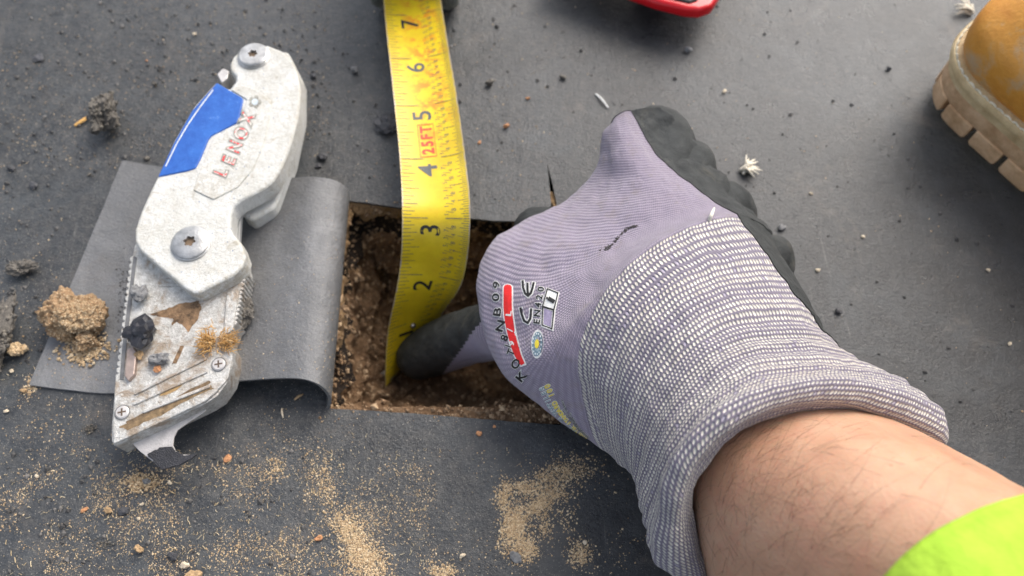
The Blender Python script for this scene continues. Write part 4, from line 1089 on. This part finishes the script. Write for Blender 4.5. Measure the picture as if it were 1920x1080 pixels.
    tag(root, "tan leather work boot with lugged sole and stitched welt at the right edge", "boot")
boot()

# ------------------------------------------------------------------ RED TOOL at the top edge
def redtool():
    root = empty("power_tool")
    def rr(pts, z): return [tuple(at(u, v, z)[:2]) for u, v in pts]
    out = [(1020, -60), (1100, -30), (1165, -1), (1230, 22), (1285, 36), (1312, 38), (1335, 30), (1350, 8), (1372, -60), (1400, -150), (1130, -230)]
    z0 = .9
    redm = plain("red_plastic", (.62, .006, .012), .28, 0, .1, 3, .1); blk = plain("black_rubber", (.012, .014, .014), .6, 0, .3, 4, .4)
    out = [(a+2, b-20) for a, b in out]
    prism("red_shell", rr(out, z0+.9), z0+.3, z0+.9, redm, root, .24, 4)
    inn = [(1060, -84), (1140, -42), (1190, -19), (1250, 4), (1288, 13), (1302, 8), (1316, -12), (1338, -70), (1360, -140), (1150, -205)]
    inn = [(a+6, b-9) for a, b in inn]
    prism("black_grip", rr(inn, z0+1.0), z0+.7, z0+1.0, blk, root, .1, 3)
    for (u, v) in ((1130, -120), (1320, -120), (1230, -40)):
        c = at(u, v, .55); th = [(c[0]+.7*math.cos(k/12*6.283), c[1]+.7*math.sin(k/12*6.283)) for k in range(12)]
        prism("rubber_foot", th, .0, z0+.35, blk, root, .08, 2)
    set_base(root, at(1250, -60, 0))
    tag(root, "red plastic tool with black rubber panel resting at the top edge above the glove", "tool")
redtool()

# ------------------------------------------------------------------ DEBRIS
bpy.context.view_layer.update()
def lump_mesh(r, sub=3, amp=.35, fr=1.2, flat=.7, seed=0, rough=.12, stretch=(1, 1)):
    V, Fc = ICO[sub]; out = []
    for p in V:
        q = p*fr+seed*7.3
        k = 1+amp*nz(q, 1, 3)+rough*nz(q, 4.5, 4)
        out.append(p*k*np.array([stretch[0], stretch[1], flat])*r)
    out = np.array(out); out[:, 2] -= out[:, 2].min()
    return out, Fc
def rot(V, a): c, s = math.cos(a), math.sin(a); return np.column_stack([V[:, 0]*c-V[:, 1]*s, V[:, 0]*s+V[:, 1]*c, V[:, 2]])
M_DIRT = NT("dirt_clump"); t = M_DIRT; v = t.obj()
c = t.ramp(t.noise(v, 6, 7, .75), [(.28, (.22, .13, .065)), (.5, (.48, .31, .175)), (.72, (.66, .48, .31))])
M_DIRT = t.done(c, .95, t.bump(t.noise(v, 18, 6, .8), 1.0, .10), spec=.15)
M_TAR = plain("tar_chunk", (.02, .02, .024), .3, 0, .5, 3, .35)
M_RUB = crumb_mat("gritty_rubble", (.02, .02, .02), (.07, .062, .055), (.28, .25, .2), .7)
M_STONE_O = plain("orange_stone", (.50, .24, .11), .8, 0, .3, 8, .6)
M_STONE_C = plain("cream_stone", (.62, .52, .38), .75, 0, .25, 8, .5)
M_STONE_G = plain("grey_stone", (.17, .17, .17), .7, 0, .4, 8, .6)
M_STONE_T = plain("tan_stone", (.42, .28, .15), .9, 0, .35, 8, .8)
M_BARK = plain("rubber_scrap", (.05, .05, .055), .5, 0, .5, 4, .8)
M_FLUFF = plain("white_fluff", (.72, .66, .54), .8, 0, .2, 8, .4)
MK = {"o": M_STONE_O, "c": M_STONE_C, "g": M_STONE_G, "t": M_STONE_T, "k": M_BARK, "r": M_RUB}
# big soil clump: grainy lump plus its crumbs (one thing)
def clump():
    root = empty("soil_clump"); c0 = at(146, 600, .5); V = []; Fc = []
    for (du_, dv_, r, z, sd_) in ((-14, -6, .76, .0, 1), (25, 0, .64, .05, 2), (16, 38, .36, 0, 3), (-20, 18, .46, 0, 5), (24, -20, .4, .3, 6)):
        c = at(146+du_, 600+dv_, .4)
        v_, f_ = lump_mesh(r, 5, .34, 1.2, .75, sd_, .2); v_ = v_+np.array([c[0], c[1], .1+z]); b = len(V); V += list(v_); Fc += [[x+b for x in f] for f in f_]
    V = np.array(V); V = np.array([p+.05*np.array([nz(p, 6, 3), nz(p+3, 6, 3), nz(p+8, 6, 3)]) for p in V])
    tone = [.5]*len(V); mesh("soil_lump", V, Fc, M_DIRT, root)
    V = []; Fc = []; T = []
    q, fq = ICO[1]
    bvc = bvh_of([root.children[0]])
    for k in range(3400):
        if k < 2900:
            u = random.gauss(148, 30); v = random.gauss(598, 30); p, nn_ = hit(bvc, u, v)
            if p is None: continue
            r = random.uniform(.01, .03)
        else:
            u = random.gauss(160, 22); v = random.gauss(655, 13); p = at(u, v, .14); r = random.uniform(.02, .07); p[2] += r*.4
        b = len(V); V += list(p+q*r*rng.uniform(.6, 1.3, 3)); Fc += [[x+b for x in f] for f in fq]; T += [random.random()]*len(q)
    o = mesh("soil_crumbs", V, Fc, M_CRUMB, root, smooth=False, attrs={"tone": T}); o["kind"] = "stuff"
    set_base(root, at(146, 610, .13)); tag(root, "crumbly brown soil clump sitting on the left end of the rubber flap", "soil clump")
clump()
def grainy(name, u, v, z, r, mat, label, cat, n=120, flat=.7, stretch=(1, 1), seed=1, amp=.5, sub=4, ang=0, group=None, heap=False):
    c = at(u, v, z+r*.3); V, Fc = lump_mesh(r, sub, amp, 1.2, flat, seed, .25, stretch); V = rot(V, ang)+np.array([c[0], c[1], z])
    V = list(V); T = [.35+.3*random.random() for _ in V]; q, fq = ICO[1]; n0 = len(V)
    if heap: V = []; T = []; Fc = []
    for k in range(n):
        p = V[random.randrange(n0)] if not heap else np.array([c[0]+random.gauss(0, r*.5*stretch[0]), c[1]+random.gauss(0, r*.4*stretch[1]), z+random.uniform(.01, .09)]); rr = r*random.uniform(.04, .13); b = len(V)
        V += list(p+q*rr); Fc = Fc+[[x+b for x in f] for f in fq]; T += [random.random()]*len(q)
    o = mesh(name, V, Fc, mat, smooth=False, attrs={"tone": T}); tag(o, label, cat, group); return o
def kz(u, v, h): return kat(u, v, h)[2]
grainy("rubble_chunk", 205, 228, 0, .62, M_RUB, "dark gritty rubble chunk beside the orange sliver, upper left", "rubble", 260, .9, (.8, 1.25), 3, .5)
grainy("rubble_chunk", 43, 505, 0, .36, M_RUB, "small dark crumb chunk above the soil clump near the left edge", "rubble", 90, .6, (1.3, .8), 4)
grainy("rubble_chunk", 0, 645, 0, .75, M_RUB, "dark gritty chunk cut off by the left edge of the photo", "rubble", 300, .7, (.7, 1.7), 5)
grainy("rubble_chunk", 458, 590, .95, .42, M_RUB, "black gritty crumb on the flap against the knife's right side", "rubble", 160, .7, (.8, 1.3), 6)
grainy("rubble_chunk", 728, 232, 0, .42, M_BARK, "flat black scrap half under the left edge of the tape", "rubber scrap", 40, .4, (1.2, 1.2), 7, .5, 3)
grainy("rubble_chunk", 38, 657, 0, .26, M_CRUMB, "small tan and grey lump left of the flap's corner", "rubble", 60, .7, (1.1, .9), 8)
grainy("rubble_chunk", 168, 803, 0, .2, M_RUB, "little dark crumb pile with a cream grain, left of the knife nose", "rubble", 130, .6, (1.2, 1.3), 9, heap=True)
grainy("rubble_chunk", 264, 905, 0, .3, M_CRUMB, "brown crumb heap with straw bits just below the hooked blade", "rubble", 420, .4, (1.9, 1.2), 10, heap=True)
grainy("rubble_chunk", 196, 1020, 0, .22, M_RUB, "dark crumbs with reddish straw near the bottom left", "rubble", 90, .5, (1.6, 1.2), 11, heap=True)
# on the knife
def onk(u, v, h): p = kat(u, v, h); return p
def tarchunk():
    c = onk(270, 632, 1.95); V, Fc = lump_mesh(.46, 3, .6, .9, .66, 24, .28, (1.0, .95)); V = rot(V, .3)+np.array([c[0], c[1], c[2]+.03])
    o = mesh("tar_chunk", V, Fc, M_TAR, smooth=False); tag(o, "shiny black tar chunk lying on the knife's metal body", "tar chunk")
tarchunk()
def tuft():
    c = onk(411, 642, 1.98); V = []; Fc = []; T = []
    for k in range(420):
        s = random.choice((-1, 1)); b0 = c+np.array([s*random.uniform(.05, .55), random.gauss(0, .16)*(1+.3*(s < 0)), random.uniform(.04, .3)])
        d = rng.normal(0, 1, 3); d[2] = abs(d[2])*.4; d /= np.linalg.norm(d); d[0] += .6*s; L = random.uniform(.08, .26)
        P = [b0, b0+d*L*.5+np.array([0, 0, .02]), b0+d*L]; v_, f_, _ = sweep(P, [.014, .012, .005], 5, 1); q = len(V); V += list(v_); Fc += [[x+q for x in f] for f in f_]; T += [random.random()]*len(v_)
    t = NT("fibre"); k = t.attr("tone"); m = t.done(t.ramp(k, [(0, (.30, .15, .04)), (.6, (.52, .30, .10)), (1, (.62, .42, .2))]), .9)
    o = mesh("fibre_tuft", V, Fc, m, attrs={"tone": T}); tag(o, "frayed orange-brown fibre tuft on the knife's right edge", "fibre tuft")
tuft()
def on_knife_stone(nm, u, v, h, r, mat, label, seed, stretch=(1, 1), flat=.6):
    c = onk(u, v, h); V, Fc = lump_mesh(r, 3, .5, 1.2, flat, seed, .2, stretch); V += np.array([c[0], c[1], c[2]+.01])
    tag(mesh(nm, V, Fc, mat, smooth=False), label, "debris")
on_knife_stone("grit_piece", 266, 556, 1.98, .3, M_STONE_G, "dark grey grit piece above the tar chunk on the knife", 31, (.8, 1.1))
on_knife_stone("grit_piece", 300, 676, 1.95, .26, M_STONE_G, "brownish grey grit piece below the tar chunk on the knife", 32, (1.2, .8))
on_knife_stone("tan_grain", 263, 667, 1.97, .13, M_STONE_T, "tan grain under the tar chunk beside the slide button", 33)
on_knife_stone("tan_grain", 297, 694, 1.95, .12, M_STONE_O, "orange grain beside the lower grit piece on the knife", 34)
# slivers
def sliver(nm, a, b, wd, th, mat, label, cat, bend=.1):
    A_, B_ = at(*a, .06), at(*b, .1); mid = (A_+B_)/2+np.array([0, 0, bend]); V, Fc, _ = sweep([A_, mid, B_], [wd*.8, wd, wd*.6], 8, 6)
    C_ = (A_+B_)/2; V[:, 2] = .02+(V[:, 2]-V[:, 2].min())*th
    tag(mesh(nm, V, Fc, mat, sharp=40), label, cat)
sliver("straw_sliver", (142, 234), (181, 213), .09, .5, plain("sliver_orange", (.60, .34, .10), .7), "orange straw sliver beside the gritty rubble chunk", "sliver")
sliver("straw_sliver", (1118, 176), (1140, 200), .05, .6, plain("sliver_white", (.62, .62, .60), .5), "thin white splinter on the membrane between tape and glove", "sliver")
sliver("straw_sliver", (553, 748), (567, 739), .05, .5, M_STONE_T, "tan splinter in the shade under the flap's curl", "sliver")
sliver("straw_sliver", (528, 766), (530, 782), .035, .5, M_STONE_C, "pale curved straw just below the flap's curl", "sliver")
def fluff(u, v, n, size, label, dirx):
    c = at(u, v, .1); V = []; Fc = []
    for k in range(n):
        a = random.gauss(dirx, .5); L = random.uniform(.4, 1)*size; z0 = random.uniform(.03, .2)
        P = [c+np.array([random.gauss(0, .1), random.gauss(0, .08), z0-.1]), c+np.array([math.cos(a)*L*.5, math.sin(a)*L*.5, z0+.05]), c+np.array([math.cos(a)*L, math.sin(a)*L, z0*random.uniform(.4, 1.6)])]
        v_, f_, _ = sweep(P, [.07, .055, .015], 6, 3); q = len(V); V += list(v_); Fc += [[x+q for x in f] for f in f_]
    tag(mesh("wood_fluff", V, Fc, M_FLUFF), label, "fluff")
fluff(1395, 318, 20, .7, "frayed cream wood fibre tuft right of the glove knuckles", .35)
fluff(1818, 22, 12, .9, "pale grey shred at the top edge above the boot", 2.5)
# single stones and scraps
ST = [ # u, v, r(cm), kind, flat, label
 (72,108,.30,'k',.22,"flat grey rubber scrap near the upper left corner"),(290,158,.15,'r',.7,"black crumb between rubble chunk and knife top"),
 (275,114,.08,'o',.6,"orange grain above the black crumb, upper left"),(365,65,.12,'c',.7,"cream pebble above and left of the knife's pivot"),
 (275,297,.18,'r',.5,"brown-black crumb just above the flap's top edge"),(20,315,.17,'k',.5,"black scrap near the left edge, level with the flap top"),
 (63,348,.2,'k',.5,"grey scrap left of the flap's top corner"),(603,295,.22,'k',.7,"dark grey chip right of the knife, upper of two"),
 (597,311,.15,'k',.5,"dark grey chip right of the knife, lower of two"),(588,143,.16,'k',.6,"black chip right of the knife's top pivot"),
 (175,203,.13,'k',.5,"small blue-grey chip above the orange sliver"),(167,327,.11,'r',.5,"tiny dark crumb left of the flap corner's tip"),
 (665,133,.21,'g',.8,"smooth grey pebble left of the tape near the six"),(918,157,.22,'r',.8,"dark gritty crumb right of the tape near the five"),
 (990,185,.11,'o',.7,"small orange grain right of the dark gritty crumb"),(949,237,.19,'o',.7,"orange-tan stone right of the tape, largest of its colour"),
 (899,267,.11,'o',.5,"small flat orange chip beside the tape's right edge"),(1290,95,.18,'g',.8,"round grey pebble below the red tool"),
 (1056,146,.15,'r',.7,"brown-black crumb above the glove's knuckles"),(1358,172,.15,'c',.6,"pale dusty crumb below and right of the red tool"),
 (1666,130,.15,'k',.7,"black chip left of the boot toe"),(1466,427,.17,'g',.6,"grey grain beside the coated fingers"),
 (1618,444,.10,'c',.6,"white grain in the dark area right of the glove"),(1533,507,.11,'c',.6,"pale grain right of the little finger"),
 (1572,584,.13,'k',.7,"black crumb above the cuff's flared edge"),(1853,507,.11,'c',.7,"white grain far right below the boot"),
 (1893,645,.11,'c',.7,"pale grain at the right edge above the sleeve"),(1521,363,.10,'c',.6,"cream grain between wood fibre tuft and boot"),
 (12,771,.11,'c',.7,"cream grain at the left edge below the flap"),(22,696,.13,'c',.6,"cream pebble left of the flap's lower corner"),
 (44,733,.15,'t',.7,"tan crumb pair just under the flap's lower corner"),(70,893,.10,'c',.6,"cream grain left of the hooked blade, bottom left"),
 (276,903,.15,'g',.8,"blue-grey chip on the crumb heap under the blade"),(427,860,.2,'o',.3,"orange-brown flake right of the hooked blade tip"),
 (158,956,.15,'o',.5,"orange flake in the lower left dust"),(204,957,.2,'t',.7,"light tan lump beside the blue-grey scrap, lower left"),
 (230,958,.18,'k',.5,"blue-grey rubber scrap in the lower left dust"),(266,946,.11,'c',.7,"cream grain below the crumb heap"),
 (260,973,.09,'c',.7,"round cream grain under the previous grain, lower left"),(262,1030,.24,'t',.8,"brown fibrous lump near the bottom left"),
 (348,1060,.2,'c',.7,"large cream pebble at the bottom edge"),(362,1080,.4,'t',.6,"big tan lump cut off by the bottom edge"),
 (598,1009,.17,'o',.6,"orange-tan stone in the dust band, bottom middle"),(325,1043,.2,'k',.4,"dark flat scrap near the large cream pebble"),
 (898,813,.17,'o',.4,"bright orange chip under the hole's lower edge"),(927,800,.09,'o',.5,"tiny orange grain right at the hole's lower edge"),
 (867,1042,.14,'c',.6,"peach pebble left of the dirt smear at the bottom"),(968,1045,.24,'g',.3,"flat pale grey flake on the dirt smear at the bottom"),
 (1097,1017,.11,'c',.6,"white grain beside the cuff, bottom middle"),(318,905,.1,'c',.6,"cream grain right of the crumb heap"),
 (204,760,.0,'c',.6,"")]
for i, (u, v, r, k, fl, lb) in enumerate(ST):
    if not r: continue
    r *= .6 if k in 'oct' else .75; c = at(u, v, r*.4); V, Fc = lump_mesh(r, 3, .5, 1.1, fl, i+40, .12, (random.uniform(.9, 1.4), random.uniform(.7, 1)))
    V = rot(V, random.uniform(-.8, .8))+np.array([c[0], c[1], .0])
    nm = {"o": "orange_stone", "c": "pebble", "g": "grey_stone", "t": "soil_crumb", "k": "rubber_scrap", "r": "dark_crumb"}[k]
    a = {"tone": rng.uniform(.1, .9, len(V))} if k == 'r' else None
    tag(mesh(nm, V, Fc, MK[k], smooth=k in "cg", sharp=35 if k in "cg" else None, attrs=a), lb, group='loose stones and scraps on the membrane', cat= {"o": "stone", "c": "pebble", "g": "stone", "t": "soil crumb", "k": "scrap", "r": "crumb"}[k])

# dust and crumbs nobody could count
def inhole(x, y):
    c = False; n = len(HOLE); j = n-1
    for i in range(n):
        xi, yi = HOLE[i]; xj, yj = HOLE[j]
        if (yi > y) != (yj > y) and x < (xj-xi)*(y-yi)/(yj-yi)+xi: c = not c
        j = i
    return c
def scatter(name, blobs, rmin, rmax, mat, kind='crumb', z=0.0, clip=None, seed=1):
    R = np.random.default_rng(seed); Vs = []; Fs = []; Ts = []; b = 0
    octa = np.array([(1, 0, 0), (0, 1, 0), (-1, 0, 0), (0, -1, 0), (0, 0, 1), (0, 0, -.6)], float)
    of = np.array([(0, 1, 4), (1, 2, 4), (2, 3, 4), (3, 0, 4), (1, 0, 5), (2, 1, 5), (3, 2, 5), (0, 3, 5)])
    for (u0, v0, su, sv, rotd, n, k) in blobs:
        if name == 'dirt_smear': n = int(n*2.2)
        ca, sa = math.cos(math.radians(rotd)), math.sin(math.radians(rotd))
        for _ in range(n):
            if su < 0: u, v = u0+R.uniform(-1, 1)*-su, v0+R.uniform(-1, 1)*sv
            else: a_, b_ = R.normal(0, su), R.normal(0, sv); u, v = u0+a_*ca-b_*sa, v0+a_*sa+b_*ca
            if clip and not clip(u, v): continue
            p = at(u, v, z)
            if z < .2 and inhole(p[0], p[1]): continue
            r = (rmin+(rmax-rmin)*R.power(1)**0*R.random()**3)*k
            tone = R.random()
            if kind == 'crumb':
                V = octa*R.uniform(.55, 1.3, (6, 1))*r*np.array([1, 1, .7]); a = R.uniform(0, 6.28); V = rot(V, a)+np.array([p[0], p[1], z+r*.35])
                Vs.append(V); Fs.append(of+b); b += 6; Ts += [tone]*6
            else:
                a = R.uniform(0, 6.28); L = r*R.uniform(4, 9); d = np.array([math.cos(a), math.sin(a)]); e = np.array([-d[1], d[0]])*r*.55; bow = e*R.uniform(-4, 4)
                Q = []
                for f in (-.5, 0, .5):
                    cxy = np.array([p[0], p[1]])+d*L*f+bow*(.25-f*f)*2; zz = z+.01+R.uniform(0, .03)
                    Q += [(cxy[0]+e[0], cxy[1]+e[1], zz), (cxy[0]-e[0], cxy[1]-e[1], zz), (cxy[0], cxy[1], zz+r)]
                Vs.append(np.array(Q)); Fs += [np.array([(0, 3, 5), (0, 5, 2), (3, 6, 8), (3, 8, 5), (1, 2, 5), (1, 5, 4), (4, 5, 8), (4, 8, 7)])+b]; b += 9; Ts += [tone]*9
    V = np.vstack(Vs); Fc = np.vstack(Fs)
    o = mesh(name, V, Fc.tolist(), mat, smooth=False, attrs={"tone": Ts}); tag(o, kind="stuff"); return o
def noclip(u, v):     # keep crumbs off the flap's pixels only where the flap lies flat
    return not (v < 745 and v > 300 and 60+(722-v)*.41 < u < 660)
low = lambda u, v: noclip(u, v) and nz((u*.012, v*.012, 2), 1, 4)+.25 > rng.random()*.6
scatter("dust_crumbs", [
 (400, 980, -420, 110, 0, 13000, .8), (300, 930, 210, 90, 20, 5000, .9), (560, 900, 90, 60, 60, 1500, .75), (640, 985, 60, 26, 50, 1500, .9), (690, 1060, 40, 30, 30, 900, .9),
 (620, 860, 60, 40, 70, 600, .7), (450, 1050, 250, 40, 0, 1800, .9), (220, 890, 30, 15, 0, 80, .9), (800, 960, -320, 120, 0, 1500, .7), (1130, 960, 80, 60, 0, 400, .9),
 (100, 950, -110, 130, 0, 500, .8), (60, 720, 30, 40, 100, 200, 1.0), (40, 680, 40, 60, 0, 120, 1.0), (210, 740, 20, 8, 0, 60, .8), (1180, 1000, 60, 60, 0, 260, .9)],
 .009, .042, M_CRUMB, clip=low, seed=3)
scatter("dirt_smear", [
 (945, 930, 8, 16, 0, 330, 1.1), (985, 915, 15, 7, 10, 260, 1.1), (965, 985, 13, 25, 15, 1300, 1.1), (985, 1030, 13, 13, 0, 500, 1.1), (1050, 890, 34, 14, -15, 900, 1.0), (1010, 948, 14, 9, -30, 420, 1.1), (1035, 925, 16, 10, 0, 350, 1.0), (1020, 985, 8, 14, 0, 160, 1.0), (1088, 1038, 12, 13, 0, 330, 1.1), (1062, 960, 12, 20, 0, 100, 1),
 (655, 1000, 28, 14, 52, 900, 1.1), (690, 1055, 28, 20, 50, 1100, 1.1), (610, 905, 14, 34, -15, 360, 1.0), (832, 1072, 14, 8, 0, 240, 1.1), (60, 722, 8, 16, 25, 140, 1.3), (515, 880, 10, 14, 0, 160, 1), (260, 905, 18, 9, 10, 240, 1.1)],
 .007, .040, M_CRUMB, seed=4)
scatter("grey_grit", [
 (300, 60, -320, 260, 0, 3200, .9), (650, 150, -380, 240, 0, 1000, .9), (60, 450, -60, 260, 0, 300, .9), (1300, 150, -420, 150, 0, 260, .9), (1700, 600, -260, 300, 0, 90, .9), (150, 850, -150, 90, 0, 300, .9)],
 .010, .045, M_CRUMB, clip=noclip, seed=5)
scatter("dark_grit", [
 (300, 100, -320, 260, 0, 800, 1.2), (650, 200, -300, 180, 0, 220, 1.2), (1300, 200, -420, 200, 0, 180, 1.1), (1650, 500, -260, 300, 0, 160, 1.1), (300, 960, -300, 120, 0, 240, 1.2), (60, 450, -60, 260, 0, 120, 1.2)],
 .02, .10, M_DARKCRUMB, clip=noclip, seed=6)
scatter("straw_bits", [
 (400, 960, -420, 120, 0, 700, 1.0), (300, 940, 150, 60, 10, 260, 1.0), (640, 900, 70, 80, 0, 200, .9), (850, 950, -260, 110, 0, 90, .9), (260, 900, 30, 14, 0, 50, 1.1), (300, 150, -300, 200, 0, 90, .9), (80, 700, 60, 40, 0, 50, 1)],
 .008, .022, M_STRAW, kind='straw', clip=noclip, seed=7)
# on the flap and the knife: grains laid on the real surfaces
def grains_on(name, objs, blobs, rmin, rmax, mat, seed):
    bvx = bvh_of(objs); R = np.random.default_rng(seed); V = []; Fc = []; T = []
    octa = np.array([(1, 0, 0), (0, 1, 0), (-1, 0, 0), (0, -1, 0), (0, 0, 1), (0, 0, -.6)], float); of = [(0, 1, 4), (1, 2, 4), (2, 3, 4), (3, 0, 4), (1, 0, 5), (2, 1, 5), (3, 2, 5), (0, 3, 5)]
    for (u0, v0, su, sv, n) in blobs:
        for _ in range(n):
            if su < 0: u, v = u0+R.uniform(-1, 1)*-su, v0+R.uniform(-1, 1)*sv
            else: u, v = R.normal(u0, su), R.normal(v0, sv)
            p, nn_ = hit(bvx, u, v)
            if p is None: continue
            r = rmin+(rmax-rmin)*R.random()**3; b = len(V); V += list(rot(octa*R.uniform(.5, 1.3, (6, 1))*r, R.uniform(0, 6))+p+np.array([0, 0, r*.2])); Fc += [tuple(x+b for x in f) for f in of]; T += [R.random()]*6
    o = mesh(name, V, Fc, mat, smooth=False, attrs={"tone": T}); tag(o, kind="stuff")
grains_on("flap_dust", [FLAP], [(620, 680, 14, 60, 160), (560, 560, -90, 180, 240), (150, 690, 50, 22, 160), (500, 640, 50, 50, 60), (630, 500, 10, 90, 50)], .008, .03, M_CRUMB, 8)
kn_objs = [o for o in KN.children if o.name.split('.')[0] in ("blade_carrier", "front_scale", "nose_plate", "rear_scale")]
grains_on("knife_dirt", [FLAP], [(235, 520, 8, 30, 60), (225, 560, 5, 60, 40), (455, 600, 10, 22, 50)], .02, .05, M_DARKCRUMB, 9)
M_PITC = crumb_mat("pit_crumbs", (.09, .05, .027), (.27, .16, .083), (.54, .39, .24), .9)
grains_on("pit_crumbs", [SOIL], [(830, 590, -230, 215, 5200)], .025, .15, M_PITC, 12)
